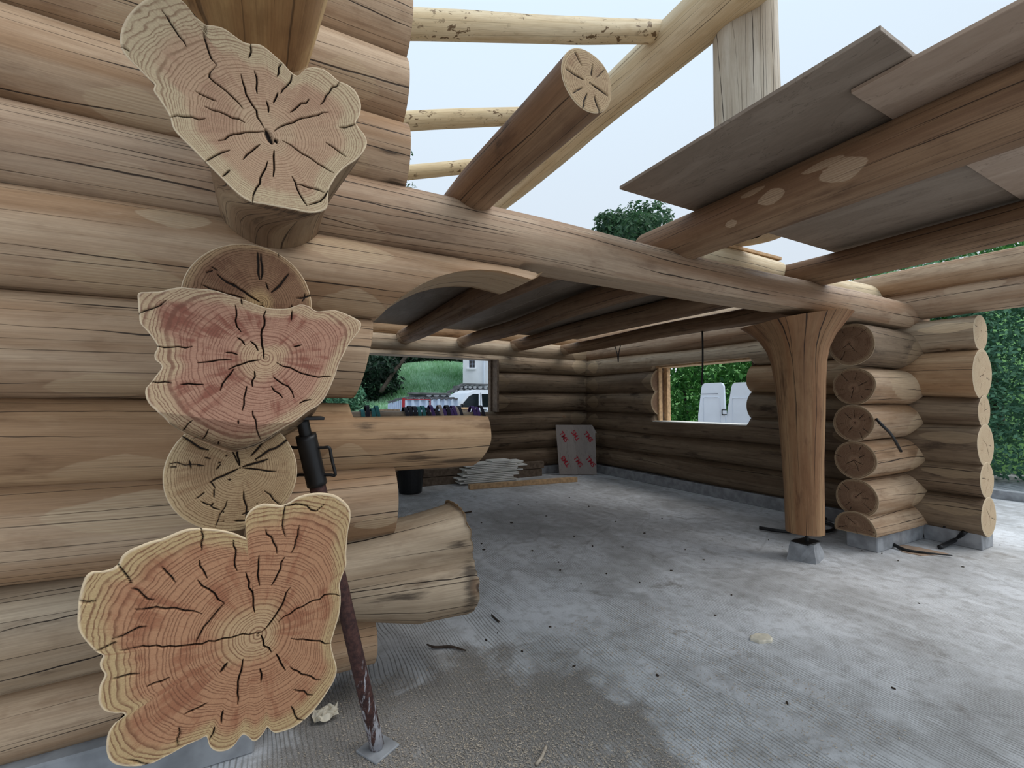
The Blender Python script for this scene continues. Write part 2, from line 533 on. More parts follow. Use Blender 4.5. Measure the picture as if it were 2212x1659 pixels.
def resample(ring, m):
    ring = np.asarray(ring)
    R = np.vstack([ring, ring[:1]])
    L = np.concatenate([[0], np.cumsum(np.linalg.norm(np.diff(R, axis=0), axis=1))])
    t = np.arange(m) * L[-1] / m
    return np.stack([np.interp(t, L, R[:, k]) for k in range(3)], -1)


def smooth_closed(pts, m):
    """closed Catmull-Rom through pts, resampled to m points"""
    p = np.asarray(pts, float)
    out = []
    n = len(p)
    for i in range(n):
        a, b, c, d = p[i - 1], p[i], p[(i + 1) % n], p[(i + 2) % n]
        for t in np.linspace(0, 1, 10, endpoint=False):
            out.append(0.5 * ((2 * b) + (c - a) * t + (2 * a - 5 * b + 4 * c - d) * t * t + (3 * b - a - 3 * c + d) * t ** 3))
    return resample(np.array(out), m)


def boxm(name, lo, hi, mat, parent=None, bev=0.0, rotz=0.0, smooth=False, label=None, cat=None, group=None, kind=None):
    """box with chamfered edges"""
    lo, hi = np.array(lo, float), np.array(hi, float)
    c = (lo + hi) / 2
    h = (hi - lo) / 2
    b = min(bev, h.min() * 0.6)
    V, F = [], []
    if b <= 0:
        for sx in (-1, 1):
            for sy in (-1, 1):
                for sz in (-1, 1):
                    V.append((sx * h[0], sy * h[1], sz * h[2]))
        F = [(0, 1, 3, 2), (4, 6, 7, 5), (0, 4, 5, 1), (2, 3, 7, 6), (0, 2, 6, 4), (1, 5, 7, 3)]
    else:
        idx = {}
        for sx in (-1, 1):
            for sy in (-1, 1):
                for sz in (-1, 1):
                    for ax in range(3):
                        v = [sx * (h[0] - b), sy * (h[1] - b), sz * (h[2] - b)]
                        v[ax] += (sx, sy, sz)[ax] * b
                        idx[(sx, sy, sz, ax)] = len(V)
                        V.append(v)
        for ax in range(3):
            a1, a2 = (ax + 1) % 3, (ax + 2) % 3
            for s_ in (-1, 1):
                q = []
                for (p, r_) in ((-1, -1), (1, -1), (1, 1), (-1, 1)):
                    k = [0, 0, 0]
                    k[ax], k[a1], k[a2] = s_, p, r_
                    q.append(idx[(*k, ax)])
                F.append(tuple(q if s_ > 0 else q[::-1]))
            for p in (-1, 1):
                for r_ in (-1, 1):
                    k0, k1 = [0, 0, 0], [0, 0, 0]
                    k0[ax], k0[a1], k0[a2] = -1, p, r_
                    k1[ax], k1[a1], k1[a2] = 1, p, r_
                    F.append((idx[(*k0, a1)], idx[(*k1, a1)], idx[(*k1, a2)], idx[(*k0, a2)]))
        for sx in (-1, 1):
            for sy in (-1, 1):
                for sz in (-1, 1):
                    F.append((idx[(sx, sy, sz, 0)], idx[(sx, sy, sz, 1)], idx[(sx, sy, sz, 2)]))
    V = np.array(V)
    if rotz:
        cz, sz = math.cos(rotz), math.sin(rotz)
        V = np.stack([V[:, 0] * cz - V[:, 1] * sz, V[:, 0] * sz + V[:, 1] * cz, V[:, 2]], -1)
    o = mk(name, V + c, F, mat, parent, loc=(c[0], c[1], lo[2]), smooth=smooth)
    return tag(o, label, cat, group, kind)


def pipe(name, pts, r, mat, parent=None, m=10, label=None, cat=None, group=None, taper=None, sub=6):
    """tube along a smooth open path"""
    p = np.asarray(pts, float)
    q = np.vstack([2 * p[0] - p[1], p, 2 * p[-1] - p[-2]])
    out = []
    for i in range(1, len(q) - 2):
        a, b, c, d = q[i - 1], q[i], q[i + 1], q[i + 2]
        for t in np.linspace(0, 1, sub, endpoint=False):
            out.append(0.5 * ((2 * b) + (c - a) * t + (2 * a - 5 * b + 4 * c - d) * t * t + (3 * b - a - 3 * c + d) * t ** 3))
    out.append(p[-1])
    A = np.array(out)
    n = len(A)
    T = np.gradient(A, axis=0)
    T /= np.linalg.norm(T, axis=1)[:, None] + 1e-12
    ref = np.array([0.31, 0.17, 0.93])
    rr = np.full(n, r) if taper is None else r * np.interp(np.linspace(0, 1, n), np.linspace(0, 1, len(taper)), taper)
    V = []
    for i in range(n):
        e1 = ref - T[i] * (ref @ T[i])
        e1 /= np.linalg.norm(e1)
        e2 = np.cross(T[i], e1)
        th = np.arange(m) * 2 * math.pi / m
        V.append(A[i] + rr[i] * (np.cos(th)[:, None] * e1 + np.sin(th)[:, None] * e2))
    V = np.vstack(V)
    F = [tuple(x) for x in grid_faces(n, m)] + [tuple(range(m))[::-1], tuple(range((n - 1) * m, n * m))]
    o = mk(name, V, F, mat, parent, smooth=True)
    return tag(o, label, cat, group)


def lathe(name, prof, base, mat, parent=None, m=24, label=None, cat=None):
    base = np.array(base, float)
    th = np.arange(m) * 2 * math.pi / m
    V = np.vstack([np.stack([base[0] + r * np.cos(th), base[1] + r * np.sin(th), np.full(m, base[2] + z)], -1) for r, z in prof])
    F = [tuple(x) for x in grid_faces(len(prof), m)] + [tuple(range(m))[::-1], tuple(range((len(prof) - 1) * m, len(prof) * m))]
    o = mk(name, V, F, mat, parent, smooth=False)
    return tag(o, label, cat)


def extrude(name, poly, ax, a, b, mat, parent=None, smooth=False, loc=None):
    """poly in the two other axes (cyclic order), extruded from a to b along ax"""
    n = len(poly)
    V = []
    for t in (a, b):
        for (p, q) in poly:
            v = [0, 0, 0]
            o = [i for i in range(3) if i != ax]
            v[ax], v[o[0]], v[o[1]] = t, p, q
            V.append(v)
    F = [tuple(range(n))[::-1], tuple(range(n, 2 * n))] + [(i, (i + 1) % n, n + (i + 1) % n, n + i) for i in range(n)]
    return mk(name, V, F, mat, parent, smooth=smooth, loc=loc)


# ------------------------------------------------------------------ more materials
def floor_mat():
    s = NT('brushed_concrete')
    p = s.n('ShaderNodeNewGeometry').outputs['Position']
    sx = s.n('ShaderNodeSeparateXYZ', {0: p})
    X, Y = sx.outputs[0], sx.outputs[1]
    big = s.noise(p, 0.75, 4, 0.55, 0.4)
    med = s.noise(p, 3.0, 5, 0.6)
    fin = s.noise(p, 60, 4, 0.7)
    gr = s.noise(p, 150, 4, 0.8)
    mot = s.noise(p, 11, 5, 0.65)
    # broom lines along the depth of the hall
    bx = s.m2('ADD', s.m2('MULTIPLY', X, 50.0), s.m2('MULTIPLY', s.noise(s.xyz(X, s.m2('MULTIPLY', Y, 0.4), 0), 3, 2), 6.0))
    br = s.m2('ABSOLUTE', s.m2('SUBTRACT', s.m2('FRACT', bx), 0.5))
    bl = s.ss(br, 0.02, 0.22, 1, 0)
    bm = s.m2('MULTIPLY', s.ss(s.noise(p, 1.3, 3, 0.5, 0.3), 0.30, 0.46), s.ss(s.noise(s.xyz(s.m2('MULTIPLY', X, 9), s.m2('MULTIPLY', Y, 1.6), 2), 1, 3), 0.34, 0.52))
    broom = s.m2('MULTIPLY', bl, bm)
    c = s.mix(s.ss(big, 0.40, 0.60), (0.47, 0.47, 0.475), (0.70, 0.71, 0.735))
    c = s.mix(s.ss(med, 0.35, 0.7, 0.0, 0.45), c, (0.76, 0.775, 0.80))
    c = s.mix(s.m2('MULTIPLY', broom, 0.62), c, (0.20, 0.185, 0.17))
    c = s.mix(s.ss(fin, 0.52, 0.74, 0, 0.35), c, (0.16, 0.15, 0.145))
    c = s.mix(s.ss(gr, 0.54, 0.68, 0, 0.60), c, (0.11, 0.105, 0.10))
    c = s.mix(s.ss(mot, 0.45, 0.70, 0, 0.45), c, (0.27, 0.255, 0.24))
    c = s.mix(s.ss(mot, 0.25, 0.42, 0.35, 0), c, (0.80, 0.81, 0.83))
    # trodden sawdust, strongest by the corner logs
    dx = s.m2('POWER', s.m2('DIVIDE', s.m2('SUBTRACT', X, 0.62), 1.15), 2.0)
    dy = s.m2('POWER', s.m2('DIVIDE', s.m2('SUBTRACT', Y, 1.75), 1.0), 2.0)
    near = s.ss(s.m2('ADD', dx, dy), 0.10, 1.5, 0.32, 0.0)
    sdn = s.noise(p, 2.4, 6, 0.65, 0.5)
    sd = s.ss(s.m2('ADD', s.m2('ADD', sdn, near), -0.12), 0.46, 0.64)
    sg = s.noise(p, 170, 3, 0.8)
    sdc = s.mix(s.ss(sg, 0.35, 0.66), (0.075, 0.068, 0.062), (0.40, 0.36, 0.315))
    c = s.mix(s.m2('MULTIPLY', sd, 0.85), c, sdc)
    # old water marks
    wm = s.noise(p, 0.55, 3, 0.5, 1.2)
    wl = s.ss(s.m2('ABSOLUTE', s.m2('SUBTRACT', wm, 0.52)), 0.002, 0.016, 1, 0)
    c = s.mix(s.m2('MULTIPLY', wl, 0.22), c, (0.20, 0.19, 0.18))
    h = s.m2('ADD', s.m2('MULTIPLY', broom, -0.9), s.m2('ADD', s.m2('MULTIPLY', fin, 0.35), s.m2('MULTIPLY', s.m2('MULTIPLY', sg, sd), 0.7)))
    s.bsdf(c, s.ss(med, 0.3, 0.7, 0.62, 0.85), s.bump(h, 0.55, 0.008), 0, 0.25)
    return s.m


def ply_mat(name, a, b):
    s = NT(name)
    p = s.n('ShaderNodeTexCoord').outputs['Object']
    sx = s.n('ShaderNodeSeparateXYZ', {0: p})
    v = s.xyz(s.m2('MULTIPLY', sx.outputs[0], 5.0), s.m2('MULTIPLY', sx.outputs[1], 1.2), sx.outputs[2])
    n1 = s.noise(v, 1.0, 4, 0.6, 1.0)
    n2 = s.noise(v, 9.0, 4, 0.7)
    c = s.mix(s.ss(n1, 0.3, 0.7), a, b)
    ln = s.ss(s.m2('ABSOLUTE', s.m2('SUBTRACT', n1, 0.5)), 0.0, 0.008, 0.45, 0)
    c = s.mix(ln, c, tuple(x * 0.35 for x in a))
    c = s.mix(s.ss(n2, 0.4, 0.8, 0, 0.3), c, tuple(x * 0.6 for x in a))
    s.bsdf(c, 0.6, s.bump(n2, 0.15, 0.004), 0, 0.2)
    return s.m


def leaf_mat(name, a, b, rough=0.5, trans=0.35):
    s = NT(name)
    t = s.attr('tone')
    c = s.mix(t, a, b)
    bs = s.bsdf(c, rough, None, 0, 0.3)
    tr = s.n('ShaderNodeBsdfTranslucent', {0: c})
    mx = s.n('ShaderNodeMixShader', {0: trans, 1: bs.outputs[0], 2: tr.outputs[0]})
    s.t.links.new(mx.outputs[0], s.out.inputs[0])
    return s.m


def rust_mat():
    s = NT('rusty_steel')
    p = s.n('ShaderNodeTexCoord').outputs['Object']
    sx = s.n('ShaderNodeSeparateXYZ', {0: p})
    n1 = s.noise(p, 45, 5, 0.7)
    n2 = s.noise(s.xyz(s.m2('MULTIPLY', sx.outputs[0], 40), s.m2('MULTIPLY', sx.outputs[1], 40), s.m2('MULTIPLY', sx.outputs[2], 9)), 1, 5, 0.7)
    c = s.mix(s.ss(n1, 0.35, 0.7), (0.045, 0.022, 0.022), (0.12, 0.055, 0.045))
    # cement splashes towards the foot
    lo = s.ss(sx.outputs[2], 0.0, 0.75, 0.16, -0.12)
    c = s.mix(s.ss(s.m2('ADD', n2, lo), 0.60, 0.70), c, (0.50, 0.50, 0.54))
    s.bsdf(c, 0.62, s.bump(n1, 0.3, 0.003), 0.25, 0.4)
    return s.m


M['floor'] = floor_mat()
M['ply_dark'] = ply_mat('plywood_grey', (0.21, 0.16, 0.12), (0.28, 0.22, 0.17))
M['ply_warm'] = ply_mat('plywood_warm', (0.36, 0.26, 0.19), (0.46, 0.345, 0.26))
M['ply_panel'] = ply_mat('film_panel', (0.34, 0.30, 0.275), (0.39, 0.345, 0.32))
M['rust'] = rust_mat()
M['concrete'] = plain('cast_concrete', (0.30, 0.31, 0.325), 0.85, 0, 0.2, 0.22, 9, 0.3)
M['white_board'] = plain('white_board', (0.88, 0.88, 0.84), 0.6, 0, 0.3, 0.06, 6)
M['plank'] = wood_side('sawn_plank', (0.46, 0.34, 0.20), (0.36, 0.25, 0.14), (0.16, 0.10, 0.05), 0.5, 0.5)
M['sawn'] = plain('sawn_timber', (0.55, 0.36, 0.20), 0.65, 0, 0.2, 0.2, 18, 0.1)
M['sawn_dark'] = plain('sawn_timber_dark', (0.17, 0.125, 0.09), 0.7, 0, 0.2, 0.25, 18, 0.1)
M['black'] = plain('black_plastic', (0.012, 0.012, 0.013), 0.4, 0, 0.4, 0.2, 20)
M['card'] = plain('cardboard', (0.42, 0.30, 0.22), 0.8, 0, 0.1, 0.15, 12)
M['stone'] = plain('pale_stone', (0.70, 0.64, 0.52), 0.8, 0, 0.2, 0.12, 25, 0.3)
M['debris'] = plain('dark_bark', (0.06, 0.045, 0.035), 0.9, 0, 0.1, 0.3, 30)
M['shaving'] = plain('wood_shaving', (0.47, 0.40, 0.32), 0.8, 0, 0.1, 0.25, 30)
M['red'] = plain('red_print', (0.42, 0.035, 0.05), 0.6, 0, 0.2, 0.1, 30)
M['redpost'] = plain('red_paint', (0.30, 0.02, 0.03), 0.5, 0, 0.3, 0.1, 10)
M['steel_sheet'] = plain('galvanised_sheet', (0.46, 0.56, 0.72), 0.35, 0.1, 0.4, 0.08, 4)
M['roof_edge'] = plain('roof_edge', (0.08, 0.08, 0.09), 0.6, 0, 0.3, 0.2, 6)
M['white_paint'] = plain('white_paint', (0.80, 0.86, 0.95), 0.3, 0, 0.5, 0.03, 3)
M['seam'] = plain('panel_gap', (0.10, 0.12, 0.15), 0.5, 0, 0.3, 0.1, 5)
M['glass'] = plain('dark_glass', (0.012, 0.016, 0.02), 0.08, 0, 0.6, 0.3, 2)
M['render_wall'] = plain('white_render', (0.80, 0.82, 0.85), 0.85, 0, 0.2, 0.06, 1.5)
M['wstone'] = plain('wall_stone', (0.42, 0.44, 0.46), 0.85, 0, 0.2, 0.35, 2.2, 0.4)
M['wstone_dark'] = plain('wall_mortar', (0.12, 0.125, 0.13), 0.9, 0, 0.2, 0.3, 3, 0.4)
M['gravel'] = plain('gravel_ground', (0.36, 0.36, 0.37), 0.9, 0, 0.2, 0.45, 9, 0.8)
M['soil'] = plain('grassy_ground', (0.16, 0.32, 0.11), 0.9, 0, 0.1, 0.3, 3, 0.5)
M['bark'] = plain('tree_bark', (0.06, 0.05, 0.04), 0.9, 0, 0.1, 0.4, 12, 0.6)
M['teal'] = plain('teal_webbing', (0.03, 0.16, 0.17), 0.7, 0, 0.2, 0.2, 20)
M['purple'] = plain('purple_webbing', (0.07, 0.035, 0.16), 0.7, 0, 0.2, 0.2, 20)
M['navy'] = plain('navy_webbing', (0.014, 0.014, 0.026), 0.7, 0, 0.2, 0.2, 20)
M['tan'] = plain('tan_webbing', (0.34, 0.28, 0.26), 0.7, 0, 0.2, 0.2, 20)
M['leaf_dark'] = leaf_mat('leaf_dark', (0.006, 0.018, 0.012), (0.035, 0.085, 0.045), 0.5, 0.2)
M['leaf_bright'] = leaf_mat('leaf_bright', (0.02, 0.10, 0.025), (0.13, 0.38, 0.07))
M['leaf_mid'] = leaf_mat('leaf_mid', (0.06, 0.17, 0.12), (0.24, 0.46, 0.27))
M['leaf_tree'] = leaf_mat('leaf_tree', (0.02, 0.06, 0.04), (0.09, 0.19, 0.08))
M['grass'] = leaf_mat('meadow_grass', (0.14, 0.38, 0.12), (0.62, 0.88, 0.68), 0.6, 0.4)

# ------------------------------------------------------------------ ground and slab
boxm('floor', (-7, -6, -0.25), (10.15, 12.2, 0.0), M['floor'], kind='structure')
g = mk('ground', [(-60, -40, -0.12), (80, -40, -0.12), (80, 80, -0.12), (-60, 80, -0.12)], [(0, 1, 2, 3)], M['gravel'], loc=(0, 0, -0.12))
tag(g, kind='structure')

# ------------------------------------------------------------------ front wall: logs along X at Y = 2.45
YA = 2.45
wall_front = empty('wall_front', (0, YA, 0), kind='structure')
wall_left = empty('wall_left', (0, 4, 0), kind='structure')
wall_back = empty('wall_back', (3, 8.4, 0), kind='structure')
wall_right = empty('wall_right', (6.55, 5, 0), kind='structure')

XL = -2.3   # left end of the front wall, outside the picture


def clip_low(zf):
    def f(P):
        z = zf(P[..., 0])
        P[..., 2] = np.maximum(P[..., 2], z)
        return P
    return f


def wl(x): return x - XL   # along-log position


log('log', wall_front, (XL, YA, 3.57), (0.63, YA, 3.58), 0.2, 0.2, M['front'], M['end_pale'])
log('log', wall_front, (XL, YA, 3.205), (0.615, YA, 3.205), 0.2, 0.195, M['front'], M['end_pale'], m=72, ds=0.03,
    patches=[(wl(0.32), 215, 0.16, 34), (wl(-0.45), 225, 0.2, 30)], lump=0.012)
log('log', wall_front, (XL, YA, 2.85), (0.625, YA, 2.83), 0.19, 0.20, M['front'], M['end_pale'], m=72, ds=0.03,
    patches=[(wl(0.30), 220, 0.14, 30), (wl(-0.5), 222, 0.18, 28)], lump=0.02, burns=[(wl(0.52), 195, 0.12, 9), (wl(0.56), 240, 0.10, 14)])


# arched corbel: the log under the plate beam, its underside sawn to a sweeping curve
arch_px = [(815, 692), (840, 664), (870, 640), (905, 618), (945, 600), (985, 590), (1030, 586), (1075, 589), (1110, 598), (1140, 607), (1152, 604), (1166, 590)]
A3 = np.array([PY(u, v, YA - 0.17) for u, v in arch_px])


def arch(P):
    x = P[..., 0]
    z = np.interp(x, A3[:, 0], A3[:, 2], left=-9, right=A3[-1, 2])
    P[..., 2] = np.maximum(P[..., 2], z)
    top = np.interp(x, [1.0, 1.25, A3[-1, 0]], [3.0, 2.33, A3[-1, 2] + 0.015])
    P[..., 2] = np.minimum(P[..., 2], np.maximum(top, A3[-1, 2] + 0.01))
    return P


cb = log('corbel_log', wall_front, (XL, YA, 2.135), (A3[-1, 0], YA, 2.135), 0.205, 0.205, M['front'], M['end_pale'], m=96, ds=0.014,
         mod=arch, flat=lambda P: (P[..., 0] > A3[0, 0]) & (P[..., 2] < np.interp(P[..., 0], A3[:, 0], A3[:, 2]) + 1e-4), patches=[(wl(0.33), 150, 0.24, 26), (wl(0.36), 232, 0.18, 30), (wl(-0.52), 222, 0.22, 32), (wl(-0.35), 140, 0.14, 20)], lump=0.012, wob=0.006)
cb['label'] = 'log with an arched, sawn underside jutting out below the plate beam'


# the log beside the opening, its end sawn on a slant
def slant(x0, z0, x1, z1):
    def f(P):
        lim = x1 + (P[..., 2] - z1) * (x0 - x1) / (z0 - z1)
        P[..., 0] = np.minimum(P[..., 0], lim)
        return P
    return f


pa, pb = PY(812, 692, YA - 0.18), PY(772, 870, YA - 0.18)
log('log', wall_front, (XL, YA, 1.735), (pa[0] + 0.05, YA, 1.735), 0.212, 0.208, M['front'], M['end_pale'], m=80, ds=0.02,
    mod=slant(pa[0], pa[2], pb[0], pb[2]), patches=[(wl(-0.55), 232, 0.2, 22)], lump=0.01)


# sill log: top sawn flat right of the corner
def sill_mod(P):
    x = P[..., 0]
    z = np.interp(x, [0.36, 0.375], [9, 1.428])
    P[..., 2] = np.minimum(P[..., 2], z)
    end = 1.10 + np.clip(P[..., 2] - 1.2, -0.3, 0.22) * 0.0 - np.clip(1.31 - P[..., 2], 0, 1) ** 1.5 * 0.9
    P[..., 0] = np.minimum(P[..., 0], end)
    return P


log('sill_log', wall_front, (XL, YA, 1.37), (1.11, YA, 1.315), 0.185, 0.175, M['honey'], M['end_pale'], m=88, ds=0.015,
    mod=sill_mod, flat=lambda P: (P[..., 0] > 0.38) & (P[..., 2] > 1.4275), patches=[(wl(0.34), 212, 0.13, 30), (wl(-0.48), 216, 0.24, 26)], lump=0.01, wob=0.004, burns=[(wl(0.7), 215, 0.22, 10), (wl(0.95), 228, 0.25, 12), (wl(0.45), 235, 0.25, 7), (wl(0.42), 160, 0.10, 16)])
log('log', wall_front, (XL, YA, 1.02), (0.58, YA, 1.005), 0.20, 0.195, M['front'], M['end_pale'], m=80, ds=0.02,
    patches=[(wl(-0.42), 160, 0.32, 28), (wl(0.48), 205, 0.12, 12)], lump=0.01)


# flared root end of the lowest full log
def flare(s, th):
    t = np.clip((s - (wl(0.25))) / (1.0 - 0.25), 0, 1.2)
    lob = 1 + 0.10 * np.cos(3 * th + 0.4) * t + 0.06 * np.cos(5 * th + 1.0) * t
    up = 0.52 * np.maximum(0, np.sin(th)) ** 1.1
    dn = 0.62 * np.maximum(0, -np.sin(th)) ** 1.5
    return lob * (1 + (0.03 + up) * t ** 1.8 + dn * np.clip(t * 1.6, 0, 1))


def flare_end(P):
    x = P[..., 0]
    lim = 1.005 - np.clip(P[..., 2] - 0.60, 0, 1) * 0.22 - np.clip(0.42 - P[..., 2], 0, 1) * 0.25 + 0.004 * np.sin(P[..., 2] * 70) + 0.003 * np.sin(P[..., 2] * 190 + P[..., 1] * 90)
    P[..., 0] = np.minimum(x, lim)
    return P


fl = log('root_flare_log', wall_front, (XL, YA, 0.635), (1.02, YA, 0.64), 0.205, 0.20, M['grey'], M['end_brown'], m=96, ds=0.015,
         rfun=flare, mod=flare_end, lump=0.02, burns=[(wl(0.97), 205, 0.07, 60), (wl(0.9), 150, 0.1, 8), (wl(0.6), 205, 0.2, 6)])
fl['label'] = 'weathered log with a flared, ragged root end'
log('log', wall_front, (XL, YA, 0.31), (0.50, YA, 0.30), 0.15, 0.13, M['front'], M['end_pale'], m=56, ds=0.03)
boxm('kerb', (XL, YA - 0.16, 0), (-0.02, YA + 0.16, 0.20), M['concrete'], wall_front, 0.008)

# plate beam: one long log over the opening, underside hewn flat beyond the corbel


def hewn(P):
    x = P[..., 0]
    z = np.interp(x, [1.30, 1.36], [-9, 2.362])
    P[..., 2] = np.maximum(P[..., 2], z)
    return P


beam = log('plate_beam', None, (XL, YA, 2.495), (6.75, YA, 2.495), 0.185, 0.178, M['beam'], M['end_pale'], m=128, ds=0.03, mod=hewn, flat=lambda P: (P[..., 0] > 1.33) & (P[..., 2] < 2.3625),
           patches=[(wl(0.34), 232, 0.2, 30), (wl(-0.5), 215, 0.2, 30), (wl(1.45), 205, 0.22, 12), (wl(6.15), 215, 0.3, 40)], wob=0.012, lump=0.012,
           label='long log plate beam with a flat hewn underside spanning the wide opening on the flared post', cat='beam')

# ------------------------------------------------------------------ left wall: logs along Y, their ends face the camera
K = 900.0 / 2212.0


def cp(pts, oy):
    return [(x * K, oy + y * K) for x, y in pts]


def burl(pts, pith, cracks, oy, yb, zc, xc, rlog, Lt, mat, endmat, name, label, endlabel, facet=None, m=800, nr=180, yend=8.75, tilt=None):
    O = smooth_closed([PY(u, v, yb) for u, v in cp(pts, oy)], m)
    pt = PY(*cp([pith], oy)[0], yb)
    # one radius per direction from the pith, clockwise as seen from the front
    rel = np.stack([O[:, 0] - pt[0], O[:, 2] - pt[2]], -1)
    nx_ = np.roll(rel, -1, 0)
    ang = -np.arange(m) * 2 * math.pi / m
    D = np.stack([np.cos(ang), np.sin(ang)], -1)
    e_ = nx_ - rel
    den = D[:, None, 0] * e_[None, :, 1] - D[:, None, 1] * e_[None, :, 0]
    den = np.where(np.abs(den) < 1e-12, 1e-12, den)
    tt_ = (rel[None, :, 0] * e_[None, :, 1] - rel[None, :, 1] * e_[None, :, 0]) / den
    uu_ = (rel[None, :, 0] * D[:, None, 1] - rel[None, :, 1] * D[:, None, 0]) / den
    tt_ = np.where((uu_ >= -1e-6) & (uu_ <= 1 + 1e-6) & (tt_ > 0), tt_, 0)
    Rr = tt_.max(1)
    O = np.stack([pt[0] + D[:, 0] * Rr, np.full(m, yb), pt[2] + D[:, 1] * Rr], -1)
    def to2d(Q): return Q[:, [0, 2]]
    px = np.linalg.norm(PY(600, 870, yb) - PY(601, 870, yb))
    CR = []
    for c, wd in cracks:
        CR.append(([PY(u, v, yb)[[0, 2]] for u, v in cp(c, oy)], max(0.0016, wd * K * px * 0.29)))
    # trunk: loft from the outline back to a round log
    ms = 200
    B = O[::m // ms]
    ang0 = math.atan2(B[0, 0] - xc, B[0, 2] - zc)
    ys = np.concatenate([np.linspace(yb, yb + Lt, 26), np.linspace(yb + Lt + 0.15, yend, 14)])
    rr = np.random.RandomState(len(pts))
    P = []
    for y in ys:
        tt = min(1, (y - yb) / Lt)
        ww = tt * tt * (3 - 2 * tt) * 0.45 + (1 - (1 - tt) ** 1.7) * 0.55
        th = ang0 + np.arange(ms) * 2 * math.pi / ms
        C = np.stack([xc + rlog * np.sin(th), np.full(ms, y), zc + rlog * np.cos(th)], -1)
        b = B.copy()
        b[:, 1] = y
        P.append(b * (1 - ww) + C * ww)
    P = np.array(P)
    if facet is not None:
        P[0] = facet(P[0])
    v = np.repeat((np.arange(ms + 1) * 2.2 / ms)[None], len(ys), 0)
    o = mk(name, P.reshape(-1, 3), grid_faces(len(ys), ms), mat, wall_left, uv=tube_uv(ys, v), smooth=True, loc=(xc, yb, zc),
           attrs={'scarf': np.full(len(ys) * ms, -1.0), 'burn': (0.9 - np.sqrt(((P[..., 0] - 0.03) / 0.26) ** 2 + ((P[..., 1] - yb - 0.05) / 0.07) ** 2 + (np.maximum(0, P[..., 2] - P[0, :, 2].min() - 0.03) / 0.05) ** 2)).ravel()})
    o['label'] = label
    f = face_grid('cut_face', O, pt, nr, np.array([0, -1.0, 0]), endmat, o, CR, to2d, 0.012, facet, 0.004)
    f['label'] = endlabel
    face_grid('cut_face', P[-1], P[-1].mean(0), 4, np.array([0, 1.0, 0]), endmat, o)
    return o


TOP = [(770, 0), (860, -30), (940, -10), (990, 30), (1020, 75), (1060, 110), (1095, 135), (1140, 140), (1190, 155), (1240, 190), (1290, 225), (1330, 235), (1380, 240), (1420, 265), (1460, 300), (1500, 335), (1545, 385), (1580, 405), (1605, 385), (1630, 365), (1670, 360), (1720, 372), (1760, 400), (1795, 430), (1850, 455), (1890, 490), (1915, 550), (1910, 610), (1890, 650), (1905, 680), (1935, 720), (1948, 760), (1930, 805), (1890, 850), (1830, 890), (1790, 930), (1765, 970), (1745, 1010), (1740, 1060), (1735, 1105), (1700, 1125), (1640, 1130), (1560, 1115), (1480, 1100), (1400, 1085), (1340, 1075), (1290, 1050), (1240, 1010), (1200, 970), (1150, 920), (1100, 870), (1040, 810), (990, 760), (940, 710), (915, 670), (905, 630), (880, 580), (840, 520), (815, 480), (820, 450), (790, 420), (740, 370), (690, 320), (655, 280), (640, 240), (637, 200), (650, 140), (690, 70)]
TOPC = [([(1095, 135), (1085, 200), (1110, 280), (1150, 345)], 8), ([(1150, 350), (1115, 385), (1110, 410), (1200, 485), (1290, 580)], 4), ([(1280, 400), (1300, 470), (1340, 560), (1400, 680)], 5), ([(1330, 235), (1320, 310)], 4), ([(1495, 340), (1470, 410)], 4), ([(1550, 400), (1520, 460), (1490, 500)], 4), ([(1475, 495), (1450, 550)], 4), ([(1800, 435), (1730, 510), (1700, 560)], 6), ([(1455, 700), (1500, 670), (1600, 630), (1740, 600)], 5), ([(1500, 750), (1580, 800), (1660, 850), (1770, 920)], 4), ([(1730, 760), (1790, 800), (1835, 835)], 5), ([(1455, 800), (1455, 900), (1450, 940)], 4), ([(1420, 860), (1395, 920), (1360, 1000), (1340, 1075)], 9), ([(1550, 940), (1590, 1030), (1630, 1095)], 6), ([(1400, 700), (1300, 705), (1160, 750)], 5), ([(1090, 860), (1140, 830), (1220, 800)], 4), ([(905, 625), (980, 622), (1090, 632)], 5), ([(640, 245), (690, 275)], 4), ([(1090, 570), (1200, 610), (1300, 655)], 3), ([(1350, 380), (1365, 500)], 3), ([(1640, 530), (1540, 600)], 3), ([(1740, 1015), (1700, 1070), (1640, 1090)], 3), ([(1800, 680), (1890, 660)], 3), ([(1380, 770), (1290, 850)], 3), ([(1040, 490), (1150, 540)], 3), ([(1415, 540), (1425, 600)], 3), ([(1180, 940), (1220, 905)], 3), ([(860, 60), (930, 160), (990, 250)], 2), ([(1570, 980), (1720, 1025)], 2), ([(1412, 695), (1425, 730), (1442, 762)], 44), ([(1460, 742), (1468, 760)], 30)]
MID = [(735, 205), (790, 198), (850, 195), (910, 180), (960, 173), (1010, 178), (1070, 182), (1130, 188), (1190, 205), (1250, 225), (1320, 250), (1390, 275), (1430, 285), (1480, 288), (1530, 285), (1570, 272), (1600, 265), (1640, 275), (1680, 300), (1730, 298), (1780, 296), (1830, 312), (1880, 335), (1915, 360), (1910, 400), (1880, 440), (1850, 480), (1825, 530), (1800, 580), (1780, 640), (1755, 700), (1725, 760), (1690, 800), (1640, 830), (1600, 860), (1560, 890), (1500, 925), (1450, 960), (1390, 1000), (1320, 1030), (1270, 1045), (1210, 1053), (1150, 1035), (1090, 1010), (1030, 985), (980, 960), (930, 930), (890, 900), (860, 860), (830, 830), (790, 790), (772, 745), (775, 710), (800, 680), (830, 640), (858, 600), (845, 575), (825, 560), (820, 530), (835, 490), (815, 450), (780, 405), (745, 365), (738, 320), (733, 260)]
